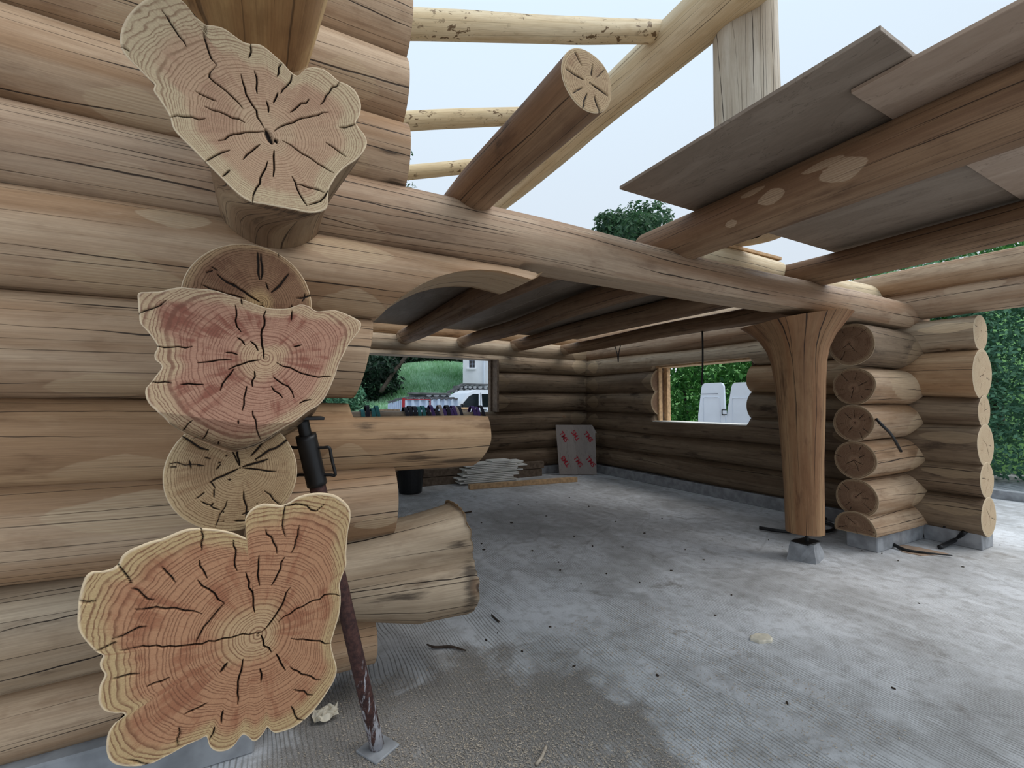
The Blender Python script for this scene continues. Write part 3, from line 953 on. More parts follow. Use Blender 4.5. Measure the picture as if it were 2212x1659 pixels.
MIDC = [([(1410, 300), (1405, 350), (1390, 400), (1390, 480), (1400, 550)], 13), ([(735, 315), (800, 290), (850, 270), (880, 245)], 6), ([(835, 485), (910, 492), (1020, 488)], 7), ([(805, 675), (910, 682)], 7), ([(1050, 575), (1100, 570), (1160, 560), (1230, 560)], 5), ([(1215, 610), (1290, 580), (1380, 560)], 5), ([(1470, 575), (1540, 600), (1600, 630), (1660, 645), (1755, 648)], 7), ([(1310, 700), (1295, 760), (1285, 830)], 5), ([(1350, 620), (1340, 700)], 5), ([(1340, 830), (1360, 900), (1385, 990)], 7), ([(1240, 610), (1200, 660), (1170, 720)], 4), ([(1250, 270), (1250, 350), (1280, 410)], 4), ([(1280, 235), (1285, 265)], 6), ([(1550, 300), (1545, 350)], 4), ([(1600, 480), (1560, 490)], 3), ([(1200, 520), (1260, 530)], 3), ([(1330, 460), (1370, 510)], 3), ([(1450, 650), (1530, 700), (1560, 760)], 3), ([(1260, 440), (1300, 480)], 3), ([(1020, 880), (950, 945)], 6), ([(1100, 930), (1060, 990)], 5), ([(1150, 1000), (1140, 1030)], 5), ([(1590, 790), (1650, 770)], 3), ([(1265, 880), (1265, 900)], 4), ([(1440, 700), (1500, 760)], 3), ([(960, 690), (1080, 690)], 3)]
LOW = [(625, 575), (650, 530), (690, 500), (740, 478), (800, 455), (860, 440), (920, 415), (980, 392), (1050, 384), (1120, 388), (1180, 395), (1240, 410), (1290, 430), (1320, 440), (1330, 425), (1310, 390), (1300, 345), (1320, 300), (1355, 270), (1400, 255), (1450, 258), (1500, 262), (1540, 245), (1580, 220), (1640, 202), (1710, 197), (1780, 210), (1830, 245), (1858, 285), (1860, 340), (1848, 400), (1842, 460), (1838, 520), (1838, 580), (1820, 630), (1805, 680), (1808, 730), (1808, 790), (1800, 850), (1785, 900), (1770, 950), (1758, 1000), (1770, 1060), (1788, 1130), (1775, 1190), (1740, 1250), (1700, 1310), (1650, 1370), (1600, 1415), (1540, 1450), (1470, 1470), (1440, 1460), (1420, 1440), (1400, 1470), (1370, 1505), (1345, 1515), (1315, 1490), (1290, 1480), (1270, 1500), (1240, 1540), (1200, 1565), (1150, 1568), (1115, 1545), (1100, 1500), (1090, 1490), (1050, 1510), (980, 1540), (920, 1575), (860, 1605), (800, 1635), (720, 1648), (640, 1645), (590, 1625), (568, 1580), (565, 1520), (580, 1460), (620, 1410), (660, 1385), (650, 1365), (600, 1365), (550, 1350), (525, 1315), (522, 1270), (530, 1220), (545, 1190), (555, 1160), (535, 1130), (530, 1100), (545, 1060), (510, 1040), (470, 1000), (430, 950), (412, 900), (412, 830), (418, 760), (435, 690), (455, 640), (490, 615), (540, 612), (590, 600)]
LOWC = [([(1065, 385), (1078, 430), (1072, 500)], 10), ([(1060, 555), (1080, 610), (1100, 650)], 5), ([(1240, 450), (1250, 530), (1258, 610)], 7), ([(1515, 265), (1502, 340), (1515, 430)], 7), ([(1510, 540), (1490, 600), (1440, 690)], 5), ([(1375, 530), (1372, 600), (1378, 690)], 4), ([(1305, 620), (1320, 700), (1345, 760), (1352, 830)], 6), ([(1410, 390), (1450, 460), (1470, 520)], 4), ([(1590, 370), (1570, 450), (1545, 520)], 3), ([(625, 575), (660, 620), (700, 680)], 8), ([(700, 700), (760, 740), (820, 765)], 5), ([(720, 815), (830, 803), (930, 808), (980, 822), (1070, 838)], 6), ([(1050, 660), (1110, 710), (1190, 780)], 6), ([(1190, 785), (1110, 880), (1060, 950), (1040, 990)], 5), ([(640, 1035), (760, 1010), (900, 1010), (1040, 1000), (1140, 985), (1230, 965), (1290, 945), (1385, 937)], 11), ([(1385, 937), (1440, 880), (1480, 820), (1540, 700)], 3), ([(1545, 970), (1640, 980), (1755, 995)], 7), ([(1385, 950), (1400, 1010), (1440, 1040)], 5), ([(1465, 1050), (1490, 1100), (1515, 1140)], 6), ([(1540, 1120), (1600, 1160), (1700, 1190)], 4), ([(1480, 880), (1540, 840), (1640, 780), (1750, 735), (1805, 745)], 6), ([(1290, 1080), (1270, 1170), (1262, 1320)], 5), ([(600, 970), (700, 930), (780, 905)], 4), ([(510, 1040), (620, 985)], 5), ([(420, 770), (510, 770)], 4), ([(600, 1185), (740, 1155)], 5), ([(780, 1225), (900, 1175)], 4), ([(950, 1440), (945, 1540)], 4), ([(1140, 1440), (1110, 1510)], 4), ([(1545, 1330), (1580, 1400), (1625, 1405)], 6), ([(1205, 1100), (1170, 1150)], 18), ([(860, 590), (930, 670)], 4), ([(1185, 1350), (1175, 1420)], 3), ([(1380, 1130), (1385, 1200)], 3), ([(1510, 265), (1600, 260), (1680, 295), (1720, 260)], 2), ([(680, 1610), (800, 1640)], 3), ([(1100, 1310), (980, 1370)], 2), ([(1560, 1240), (1660, 1270)], 2)]

YT, YM, YLOW = 1.38, 1.62, 1.50
burl(TOP, (1435, 725), TOPC, 0, YT, 2.40, 0.0, 0.21, 0.75, M['trunk'], M['end_top'], 'burl_log',
     'huge lobed log end with a dark spot at its pith, uppermost of the corner stack',
     'pale pinkish sawn face with fine growth rings')

# lower part of the middle face is sawn on a second, receding plane
fa, fb = PY(870 * K, 550 + 838 * K, YM), PY(1340 * K, 550 + 905 * K, YM)
fc = PY(1600 * K, 550 + 885 * K, YM)


def mid_facet(Q):
    zl = np.interp(Q[:, 0], [fa[0], fb[0], fc[0]], [fa[2], fb[2], fc[2]])
    Q[:, 1] += np.clip(zl - Q[:, 2], 0, 1) * 0.95
    return Q


burl(MID, (1410, 550), MIDC, 550, YM, 1.56, 0.0, 0.20, 0.5, M['trunk'], M['end_mid'], 'burl_log',
     'wide horned log end with purple-red rings, between two round ends in the corner stack',
     'red-streaked sawn face with a second slanted saw cut along its foot', mid_facet)
burl(LOW, (1370, 950), LOWC, 984, YLOW, 0.82, -0.03, 0.20, 0.55, M['trunk'], M['end_low'], 'burl_log',
     'broad scalloped orange-red log end, lowest of the corner stack',
     'orange-red sawn face with a long crack through the pith')


def round_log(u, v, rpx, yb, mat, endmat, label, seed, nc, pith):
    c = PY(u, v, yb)
    e = PY(u + rpx, v, yb)
    r = e[0] - c[0]
    m = 320
    th = np.arange(m) * 2 * math.pi / m
    rr = np.random.RandomState(seed)
    rad = r * (1 + 0.012 * np.cos(2 * th + rr.uniform(0, 6)) + 0.008 * np.cos(3 * th + rr.uniform(0, 6)))
    B = np.stack([c[0] + rad * np.sin(th), np.full(m, yb), c[2] + rad * np.cos(th)], -1)
    ys = np.linspace(yb, 8.7, 40)
    P = np.repeat(B[None], 40, 0)
    P[:, :, 1] = ys[:, None]
    Ps = P[:, ::4]
    v_ = np.repeat((np.arange(81) * 2 * math.pi * r / 80)[None], 40, 0)
    o = mk('round_log', Ps.reshape(-1, 3), grid_faces(40, 80), mat, wall_left, uv=tube_uv(ys, v_), smooth=True, loc=(c[0], yb, c[2]),
           attrs={'scarf': np.full(40 * 80, -1.0)})
    o['label'] = label
    p = PY(pith[0], pith[1], yb)
    R = radial_cracks(nc, r * 1.05, seed, 0.0034)
    R = [([(p[0] + a, p[2] + b) for a, b in pts], wd) for pts, wd in R]
    # crazing between the long cracks
    for k in range(26):
        a, q = rr.uniform(0, 6.28), rr.uniform(0.25, 0.95) * r
        da = rr.uniform(0.08, 0.3) if rr.rand() < 0.45 else 0.01
        dq = rr.uniform(-0.01, 0.03)
        R.append(([(p[0] + q * math.cos(a), p[2] + q * math.sin(a)), (p[0] + (q + dq) * math.cos(a + da), p[2] + (q + dq) * math.sin(a + da))], 0.0018))
    face_grid('cut_face', B, p, 90, np.array([0, -1.0, 0]), endmat, o, R, lambda Q: Q[:, [0, 2]], 0.008, None, 0.004)
    face_grid('cut_face', Ps[-1], Ps[-1].mean(0), 4, np.array([0, 1.0, 0]), endmat, o)
    return o


round_log(541, 650, 134, 1.74, M['trunk'], M['end_dark'], 'round dark brown log end half hidden between the upper two lobed ends', 5, 13, (565, 655))
round_log(505, 1022, 137, 1.72, M['trunk'], M['end_round'], 'round pale brown log end above the lowest lobed end', 11, 12, (519, 1010))
# the next log up: a rough flared butt leaving through the top of the picture


def butt(s, th):
    t = np.clip(1 - s / 1.1, 0, 1)
    return 1 + t * (0.55 + 0.18 * np.cos(3 * th + 1.0) + 0.10 * np.cos(5 * th))


tb = log('burl_log', wall_left, (-0.10, 1.05, 3.02), (-0.02, 8.7, 2.78), 0.20, 0.2, M['rough'], M['end_top'], m=96, ds=0.03, rfun=butt,
         patches=[(1.0, 160, 0.12, 60)])
tb['label'] = 'rough fibrous underside of a flared log above the uppermost lobed end'
log('log', wall_left, (-0.02, 2.2, 0.43), (-0.02, 8.7, 0.43), 0.19, 0.19, M['inner'], M['end_brown'])
boxm('kerb', (-0.2, 2.62, 0), (0.1, 8.6, 0.26), M['concrete'], wall_left, 0.006)

# ------------------------------------------------------------------ back wall: logs along X at Y = 8.4, window opening X 0.9 .. 3.9
YB = 8.4
zb = [0.36, 0.745, 1.135]
for z in zb[:3]:
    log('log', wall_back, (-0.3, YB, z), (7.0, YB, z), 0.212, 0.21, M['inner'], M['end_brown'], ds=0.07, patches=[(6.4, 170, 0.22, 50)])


def cut_top(zmax, x0, x1):
    def f(P):
        inside = (P[..., 0] > x0) & (P[..., 0] < x1)
        P[..., 2] = np.where(inside, np.minimum(P[..., 2], zmax), P[..., 2])
        return P
    return f


for z in (1.535, 1.935):
    log('log', wall_back, (4.12, YB, z), (7.0, YB, z), 0.215, 0.212, M['inner'], M['end_brown'], ds=0.05, m=56, patches=[(2.35, 170, 0.2, 50), (0.05, 180, 0.22, 48)])
    log('log', wall_back, (-0.3, YB, z), (0.75, YB, z), 0.205, 0.205, M['inner'], M['end_brown'])
log('log', wall_back, (-0.3, YB, 2.34), (7.0, YB, 2.34), 0.20, 0.195, M['grey'], M['end_brown'], m=56, ds=0.05, patches=[(6.5, 180, 0.25, 60)],
    mod=lambda P: np.stack([P[..., 0], P[..., 1], np.where(P[..., 0] < 4.11, np.maximum(P[..., 2], 2.40), P[..., 2])], -1))
log('log', wall_back, (-0.3, YB, 2.62), (7.0, YB, 2.62), 0.19, 0.19, M['grey'], M['end_brown'], m=56, ds=0.05, patches=[(6.5, 180, 0.25, 60)])
log('log', wall_back, (-0.3, YB + 0.12, 2.95), (6.2, YB + 0.12, 2.95), 0.16, 0.16, M['honey'], M['end_pale'])
boxm('kerb', (0.2, YB - 0.16, 0), (6.4, YB + 0.16, 0.17), M['concrete'], wall_back, 0.006)

win1 = empty('window_1', (2.4, YB, 1.33), kind='structure')
boxm('jamb', (4.085, YB - 0.21, 1.33), (4.13, YB + 0.21, 2.40), M['sawn_dark'], win1, 0.004)
boxm('jamb', (4.05, YB + 0.02, 1.33), (4.085, YB + 0.14, 2.40), M['sawn_dark'], win1, 0.004)
boxm('jamb', (0.75, YB - 0.21, 1.33), (0.81, YB + 0.21, 2.40), M['sawn_dark'], win1, 0.004)

# ------------------------------------------------------------------ right wall: logs along Y at X = 6.55, window opening Y 4.3 .. 6.2
XC = 6.55
yn = 1.80
zr = [0.335, 0.71, 1.07, 1.42, 1.81, 2.245]
rr_ = [0.20, 0.185, 0.222, 0.165, 0.26, 0.19]
for i, z in enumerate(zr):
    r = rr_[i]
    far = 0.212
    zf = 0.17 + 0.39 * i + 0.2
    if i in (3, 4):
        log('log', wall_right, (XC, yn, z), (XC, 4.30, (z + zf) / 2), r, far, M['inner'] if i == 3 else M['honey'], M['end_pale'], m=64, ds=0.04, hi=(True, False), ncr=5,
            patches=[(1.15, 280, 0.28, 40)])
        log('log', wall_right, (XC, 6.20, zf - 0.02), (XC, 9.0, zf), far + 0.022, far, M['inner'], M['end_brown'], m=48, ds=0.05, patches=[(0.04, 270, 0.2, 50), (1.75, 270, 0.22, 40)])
    else:
        md = None
        if i == 2:
            md = lambda P: np.stack([P[..., 0], P[..., 1], np.where((P[..., 1] > 4.28) & (P[..., 1] < 6.22), np.minimum(P[..., 2], 1.165), P[..., 2])], -1)
        if i == 5:
            md = lambda P: np.stack([P[..., 0], P[..., 1], np.where((P[..., 1] > 4.28) & (P[..., 1] < 6.22), np.maximum(P[..., 2], 2.205), P[..., 2])], -1)
        mt = M['inner'] if i < 5 else M['grey']
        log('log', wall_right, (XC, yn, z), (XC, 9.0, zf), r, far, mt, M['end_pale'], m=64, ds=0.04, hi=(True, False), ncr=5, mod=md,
            patches=[(1.1, 280, 0.25, 40), (0.2, 290, 0.3, 20), (6.15, 270, 0.2, 45)])
pl = log('plate_log', wall_right, (XC, -1.5, 2.62), (XC, 9.0, 2.62), 0.16, 0.18, M['beam'], M['end_pale'], m=56, ds=0.05, patches=[(3.3, 300, 0.25, 50)])
log('log', wall_right, (XC - 0.05, -1.5, 2.87), (XC, 9.0, 2.92), 0.155, 0.16, M['front'], M['end_pale'], m=48, ds=0.05)
boxm('kerb', (XC - 0.10, yn + 0.03, 0), (XC + 0.20, 2.3, 0.17), M['concrete'], wall_right, 0.006)
boxm('kerb', (XC - 0.22, 2.58, 0), (XC + 0.20, 8.6, 0.17), M['concrete'], wall_right, 0.006)

win2 = empty('window_2', (XC, 5.2, 1.165), kind='structure')
boxm('sill_board', (XC - 0.20, 4.30, 1.160), (XC + 0.20, 6.30, 1.18), M['white_board'], win2, 0.003)
boxm('lintel_board', (XC - 0.10, 4.30, 2.175), (XC + 0.20, 6.25, 2.21), M['sawn'], win2, 0.003)
boxm('jamb', (XC - 0.06, 6.17, 1.18), (XC + 0.03, 6.23, 2.2), M['sawn'], win2, 0.004)
boxm('jamb', (XC + 0.03, 6.20, 1.18), (XC + 0.10, 6.26, 2.2), M['sawn_dark'], win2, 0.004)
boxm('jamb', (XC + 0.10, 6.12, 1.18), (XC + 0.19, 6.26, 2.2), M['sawn'], win2, 0.004)
boxm('jamb', (XC - 0.06, 4.26, 1.18), (XC + 0.19, 4.31, 2.2), M['sawn_dark'], win2, 0.004)

# stub of the front wall at the right-hand corner: round ends look into the opening
xs0 = 5.30
st = [(745, 0.215), (834, 0.195), (914, 0.187), (993, 0.195), (1075, 0.195)]
for k, (v, r) in enumerate(st):
    c = PY([1838, 1843, 1842, 1846, 1851][k], v, YA)
    log('log', wall_front, (c[0], YA, c[2]), (7.15, YA, c[2]), r, r, M['front'] if k else M['inner'], M['end_brown'], m=72, ds=0.03, hi=(True, False), ncr=8,
        patches=[(0.75, 165, 0.5, 70)] if k == 1 else [(1.1, 200, 0.35, 60)], seed=100 + k)
bl_ = log('half_log', wall_front, (5.32, YA, 0.21), (7.15, YA, 0.21), 0.19, 0.19, M['front'], M['end_brown'], m=64, ds=0.04, hi=(True, False), ncr=5,
          mod=lambda P: np.stack([P[..., 0], P[..., 1], np.maximum(P[..., 2], 0.175)], -1))
boxm('kerb', (5.42, YA - 0.15, 0), (6.46, YA + 0.13, 0.172), M['concrete'], wall_front, 0.008)

# blocking logs that sit on the plate beam between the joists
log('blocking_log', None, (3.28, YA + 0.28, 2.79), (4.50, YA + 0.28, 2.79), 0.15, 0.15, M['pale'], M['end_pale'], hi=(True, False), label='short yellow log lying behind the plate beam between the thick and the slim canopy joists', cat='log')
log('blocking_log', None, (4.70, YA + 0.28, 2.79), (6.42, YA + 0.28, 2.79), 0.15, 0.15, M['pale'], M['end_pale'], label='short honey log lying behind the plate beam next to the right-hand corner', cat='log')
boxm('board', (3.2, YA + 0.20, 2.945), (4.52, YA + 0.42, 2.975), M['sawn'], None, 0.003, label='light board lying on the short yellow log behind the plate beam', cat='board')
boxm('wood_block', (2.08, YA + 0.20, 2.64), (2.34, YA + 0.32, 2.80), M['sawn'], None, 0.01, label='small reddish block standing on the plate beam in front of the tree', cat='block')

# ------------------------------------------------------------------ joists
JL = [(2.19, 0.155, 'thickest hall joist, first one beyond the arched corbel'), (3.34, 0.125, 'hall joist second from the arched corbel'),
      (4.55, 0.14, 'hall joist third from the arched corbel'), (5.78, 0.12, 'hall joist next to the wall with the van window')]
for x, r, lb in JL:
    log('ceiling_joist', None, (x, YB - 0.1, 2.58 + r), (x, 2.72, 2.58 + r), r * 0.93, r, M['joist'], M['end_pale'], m=56, ds=0.05, label='round log ' + lb, cat='joist', group='hall ceiling joists',
        mod=lambda P: np.stack([P[..., 0], P[..., 1], np.minimum(P[..., 2], np.where(P[..., 1] < 3.0, 2.70, 2.865))], -1), patches=[(0.12, 180, 0.25, 70), (0.12, 130, 0.2, 60), (0.12, 230, 0.2, 60)], wob=0.02)


def joist_front(x, r, y0, y1, lb, patches=(), z=2.58, hi=(False, False), mod=True, ml='joist', burns=()):
    return log('canopy_joist', None, (x, y1, z + r), (x, y0, z + r), r, r, M[ml], M['end_round'], m=64, ds=0.03, label=lb, cat='joist', group='canopy joists', patches=patches, hi=hi, burns=burns,
               mod=(lambda P: np.stack([P[..., 0], P[..., 1], np.minimum(P[..., 2], 2.895)], -1)) if mod else None, ncr=8)


joist_front(1.02, 0.118, 1.30, 2.75, 'short log stub with a sawn end pointing into the open air above the plate beam', [(0.32, 60, 0.08, 16)], hi=(False, True), mod=False, burns=[(1.02, 70, 0.07, 22), (0.95, 95, 0.06, 14)])
joist_front(2.77, 0.166, -1.2, 2.72, 'thick reddish log joist with pale shaved spots carrying the plywood sheets', [(1.14, 100, 0.09, 17), (1.02, 70, 0.1, 10), (1.52, 105, 0.13, 22), (1.42, 80, 0.12, 10), (0.86, 120, 0.05, 10)])
joist_front(4.58, 0.139, -1.2, 2.72, 'slimmer dark log joist half in shadow under the plywood', z=2.615)

# ------------------------------------------------------------------ plywood on the joists
boxm('plywood_sheet', (2.02, 0.79, 2.918), (4.80, 2.24, 2.94), M['ply_dark'], None, 0.002, label='grey plywood sheet sticking out furthest over the thick canopy joist', cat='plywood')
boxm('plywood_sheet', (2.28, -0.42, 2.894), (5.05, 1.01, 2.914), M['ply_warm'], None, 0.002, label='brownish plywood sheet tucked under the edge of the grey sheet', cat='plywood')
boxm('plywood_sheet', (2.52, -1.75, 2.918), (5.0, -0.30, 2.938), M['ply_dark'], None, 0.002, label='grey plywood sheet over the outer end of the canopy joists', cat='plywood')
yy = 2.95
for r_ in range(4):
    for c_ in range(2):
        boxm('plywood_sheet', (0.35 + c_ * 2.72, yy + r_ * 1.205, 2.868), (0.35 + c_ * 2.72 + 2.71, yy + r_ * 1.205 + 1.20, 2.888), M['ply_dark'], None, 0.002,
             label='dark plywood sheet laid flat over the hall joists', cat='plywood', group='plywood sheets over the hall')

# ------------------------------------------------------------------ open roof frame
log('purlin', None, (3.42, 1.7, 5.02), (3.42, 8.6, 5.02), 0.235, 0.20, M['pale'], M['end_pale'], m=56, label='thick pale log purlin running back from the upright roof post', cat='purlin')
rafs = [((0.42, 3.06, 4.02), (3.30, 3.06, 5.13), 0.098, 'uppermost rafter, mottled with brown bark flecks'), ((1.21, 4.1, 4.18), (3.35, 4.1, 4.95), 0.088, 'slim pale rafter second behind the roof post'), ((1.41, 5.15, 4.23), (3.35, 5.15, 4.92), 0.085, 'slim pale rafter third behind the roof post')]
for a, b, r, lb in rafs:
    a, b = np.array(a), np.array(b)
    log('rafter', None, a - (b - a) * 0.75, b, r * 0.98, r, M['rafter'], M['end_pale'], m=40, label=lb, cat='rafter', group='roof rafters')
log('roof_post', None, (3.72, 2.45, 2.975), (3.70, 2.45, 5.3), 0.275, 0.262, M['greypost'], M['end_pale'], m=64, label='weathered grey upright roof post standing behind the plywood edge', cat='post', lump=0.03)

# ------------------------------------------------------------------ flared post
PBX, PBY = 4.59, 2.54
prof_z = np.array([0.265, 0.6, 0.95, 1.37, 1.7, 1.9, 2.03, 2.15, 2.25, 2.335])
prof_r = np.array([0.162, 0.165, 0.172, 0.192, 0.208, 0.225, 0.252, 0.305, 0.375, 0.44])
leanx = np.array([0.0, 0.0, -0.005, -0.01, -0.02, -0.02, -0.02, -0.01, 0.0, 0.0])
n, m = 70, 96
zz = np.linspace(prof_z[0], prof_z[-1], n)
th = np.arange(m) * 2 * math.pi / m
rz = np.interp(zz, prof_z, prof_r)
fl_ = np.clip((zz - 1.6) / 0.75, 0, 1) ** 1.6
view = math.atan2(RT[1], RT[0])   # sideways direction across the opening
rad = rz[:, None] * (1 + fl_[:, None] * (0.10 * np.cos(2 * (th[None] - view)) + 0.10 * np.cos(3 * th[None] + 0.8) + 0.06 * np.cos(5 * th[None] + 2)) + 0.02 * np.cos(2 * th[None] + 1 + zz[:, None]) + 0.012 * np.cos(4 * th[None] + zz[:, None] * 2))
P = np.stack([PBX + np.interp(zz, prof_z, leanx)[:, None] + rad * np.cos(th), PBY + rad * np.sin(th), np.repeat(zz[:, None], m, 1)], -1)
# the top is sawn on a slant at its outer flank
side = (P[..., 0] - PBX) * RT[0] + (P[..., 1] - PBY) * RT[1]
P[..., 2] += fl_[:, None] * np.clip(side, -0.6, 0.6) * 0.13
v_ = np.repeat((np.arange(m + 1) * 2 * math.pi / m * 0.23)[None], n, 0)
post = mk('flared_post', P.reshape(-1, 3), grid_faces(n, m), M['post'], None, uv=tube_uv(zz, v_), smooth=True, loc=(PBX, PBY, 0.265), attrs={'scarf': np.full(n * m, -1.0)})
tag(post, 'tree-trunk post with a flared root crown holding up the plate beam', 'post')
face_grid('cut_face', P[-1], P[-1].mean(0), 6, np.array([0, 0, 1.0]), M['end_pale'], post)
face_grid('cut_face', P[0], P[0].mean(0), 6, np.array([0, 0, -1.0]), M['end_brown'], post)
b = lathe('threaded_rod', [(0.016, 0.12), (0.016, 0.27)], (PBX + 0.03, PBY, 0), M['black'], post, 12)
boxm('base_plate', (PBX - 0.10, PBY - 0.08, 0.165), (PBX + 0.14, PBY + 0.08, 0.175), M['black'], post, 0.002)
# rough little concrete footing under it
c0 = np.array([PBX + 0.03, PBY + 0.02])
fv = []
for z, g_ in ((0, 0.145), (0.05, 0.135), (0.13, 0.12), (0.165, 0.115)):
    for k in range(16):
        a = k * 2 * math.pi / 16 + 0.3
        q = g_ / max(abs(math.cos(a - 0.3)), abs(math.sin(a - 0.3))) * RS.uniform(0.93, 1.05)
        fv.append((c0[0] + q * math.cos(a), c0[1] + q * math.sin(a) * 0.85, z))
tag(mk('footing', fv, [tuple(x) for x in grid_faces(4, 16)] + [tuple(range(16))[::-1], tuple(range(48, 64))], M['concrete']), 'small crumbling concrete footing block under the flared post', 'footing')

# ------------------------------------------------------------------ steel prop by the corner logs
pb0, pt0 = np.array([0.452, 2.06, 0.0]), np.array([0.115, 1.86, 1.44])
dv = (pt0 - pb0) / np.linalg.norm(pt0 - pb0)
Lp = np.linalg.norm(pt0 - pb0)
prop = empty('steel_prop', pb0, 'leaning rusty steel prop splashed with cement beside the lobed log ends', 'prop')
pipe('outer_tube', [pb0 + dv * 0.02, pb0 + dv * 0.5, pb0 + dv * (Lp - 0.12)], 0.030, M['rust'], prop, 16)
pipe('collar', [pb0 + dv * (Lp - 0.26), pb0 + dv * (Lp - 0.16), pb0 + dv * (Lp - 0.06)], 0.037, M['black'], prop, 16)
pipe('inner_tube', [pb0 + dv * (Lp - 0.12), pb0 + dv * (Lp - 0.06), pb0 + dv * Lp], 0.022, M['black'], prop, 14)
for sg in (-1, 1):
    cpos = pb0 + dv * (Lp - 0.165) + RT * sg * 0.05
    hw = RT * sg * 0.028
    hh = dv * 0.055
    ring = [cpos - hw - hh, cpos + hw - hh, cpos + hw + hh, cpos - hw + hh, cpos - hw - hh]
    dense = []
    for a, b in zip(ring[:-1], ring[1:]):
        dense += [a, a * 0.6 + b * 0.4, a * 0.3 + b * 0.7]
    pipe('handle', dense + [ring[0]], 0.006, M['black'], prop, 8, sub=3)
boxm('top_plate', pt0 - np.array([0.07, 0.07, 0.0]), pt0 + np.array([0.07, 0.07, 0.012]), M['black'], prop, 0.002)
fp = boxm('foot_plate', pb0 - np.array([0.065, 0.065, 0.0]), pb0 + np.array([0.065, 0.065, 0.012]), M['concrete'], prop, 0.003, rotz=0.5)

# ------------------------------------------------------------------ things in the hall
# stack of white boards
bs = 0.0
sb = np.random.RandomState(3)
for k in range(13):
    h_ = 0.027
    ln = sb.uniform(1.02, 1.2)
    x0 = 3.22 + sb.uniform(-0.14, 0.12) + (0.10 if k > 8 else 0)
    if k == 12:
        x0, ln = 3.75, 0.42
    ry = 7.72 + sb.uniform(-0.03, 0.05)
    boxm('white_board', (x0, ry, bs), (x0 + ln, ry + 0.30, bs + h_ - 0.004), M['white_board'], None, 0.002, rotz=sb.uniform(-0.05, 0.03),
         label='thin white board in the stack on the hall floor' if k < 12 else 'short white offcut lying on top of the board stack', cat='board', group='white boards in the stack' if k < 12 else None)
    bs += h_ + sb.uniform(0.002, 0.009)
a, b = PZ(1013, 1057, 0), PZ(1245, 1040, 0)
dd = b - a
an = math.atan2(dd[1], dd[0])
cc = (a + b) / 2
tb_ = boxm('timber', (cc[0] - np.linalg.norm(dd) / 2, cc[1] - 0.05, 0), (cc[0] + np.linalg.norm(dd) / 2, cc[1] + 0.05, 0.085), M['sawn'], None, 0.004, rotz=an,
           label='long sawn timber lying in front of the board stack', cat='timber')
# loose beams behind the stack against the back wall
for k, (x0, x1, z0, z1) in enumerate([(1.9, 5.05, 0.0, 0.15), (1.9, 5.0, 0.16, 0.30)]):
    boxm('timber', (x0, 8.02, z0), (x1 + 0.1 * k, 8.16, z1), M['plank'] if False else M['sawn_dark'], None, 0.006,
         label=['squared dark timber on the floor along the back wall', 'squared dark timber lying upon another along the back wall'][k], cat='timber')
# printed panel leaning in the corner
pA, pB = np.array([5.40, 7.90, 0.0]), np.array([6.08, 7.52, 0.0])
pn_w = np.linalg.norm(pB - pA)
ex = (pB - pA) / pn_w
nv = np.array([ex[1], -ex[0], 0])
ez = np.array([0, 0, 1.0]) * 0.985 - nv * 0.17
ez /= np.linalg.norm(ez)
Hh = 1.04
nn = np.cross(ex, ez)
org = pA + np.array([0, 0, 0.02])
pts = [(0.0, 0), (pn_w, 0), (pn_w - 0.0, Hh - 0.17), (pn_w + 0.03, Hh - 0.17), (pn_w - 0.06, Hh), (-0.06, Hh)]
V = [org + ex * p + ez * q for p, q in pts] + [org + ex * p + ez * q - nn * 0.02 for p, q in pts]
if nn @ nv < 0:
    nn = -nn
V = [org + ex * p + ez * q for p, q in pts] + [org + ex * p + ez * q - nn * 0.02 for p, q in pts]
panel = mk('printed_panel', V, [tuple(range(6)), tuple(range(6, 12))[::-1]] + [(i, i + 6, (i + 1) % 6 + 6, (i + 1) % 6) for i in range(6)], M['ply_panel'], None, loc=pA)
tag(panel, 'grey panel printed with red diagonal letters leaning in the hall corner', 'panel')
tcur = bpy.data.curves.new('TMS', 'FONT')
tcur.body = 'TMS'
tcur.size = 0.13
tcur.extrude = 0.001
tcur.offset = 0.003
tob = bpy.data.objects.new('tmp_text', tcur)
col.objects.link(tob)
bpy.context.view_layer.update()
tme = bpy.data.meshes.new_from_object(tob)
bpy.data.objects.remove(tob)
tme.materials.clear()
tme.materials.append(M['red'])
tv = np.array([v.co[:] for v in tme.vertices])
tcx, tcy = (tv[:, 0].min() + tv[:, 0].max()) / 2, (tv[:, 1].min() + tv[:, 1].max()) / 2
for v in tme.vertices:
    v.co.x -= tcx
    v.co.y -= tcy
for (p, q, ang) in [(0.11, 0.79, -58), (0.36, 0.81, 122), (0.63, 0.79, -56), (0.13, 0.27, 124), (0.40, 0.27, -56), (0.66, 0.27, -54)]:
    o = bpy.data.objects.new('lettering', tme)
    ca, sa = math.cos(math.radians(ang)), math.sin(math.radians(ang))
    bx, by = ex * ca + ez * sa, -ex * sa + ez * ca
    lo = org + ex * p + ez * q + nn * 0.002
    o.parent = panel
    col.objects.link(o)
    L4 = lo - WLOC[panel.name]
    o.matrix_local = Matrix(((bx[0], by[0], nn[0], L4[0]), (bx[1], by[1], nn[1], L4[1]), (bx[2], by[2], nn[2], L4[2]), (0, 0, 0, 1)))
# black bin behind the logs
bq = PZ(880, 1062, 0)
bin_ = lathe('bin', [(0.17, 0.0), (0.19, 0.02), (0.23, 0.50), (0.25, 0.51), (0.25, 0.55), (0.225, 0.55), (0.18, 0.06)], (bq[0] + 0.02, bq[1] - 0.12, 0), M['black'], None, 28, 'black plastic bin standing on the hall floor behind the sill log', 'bin')
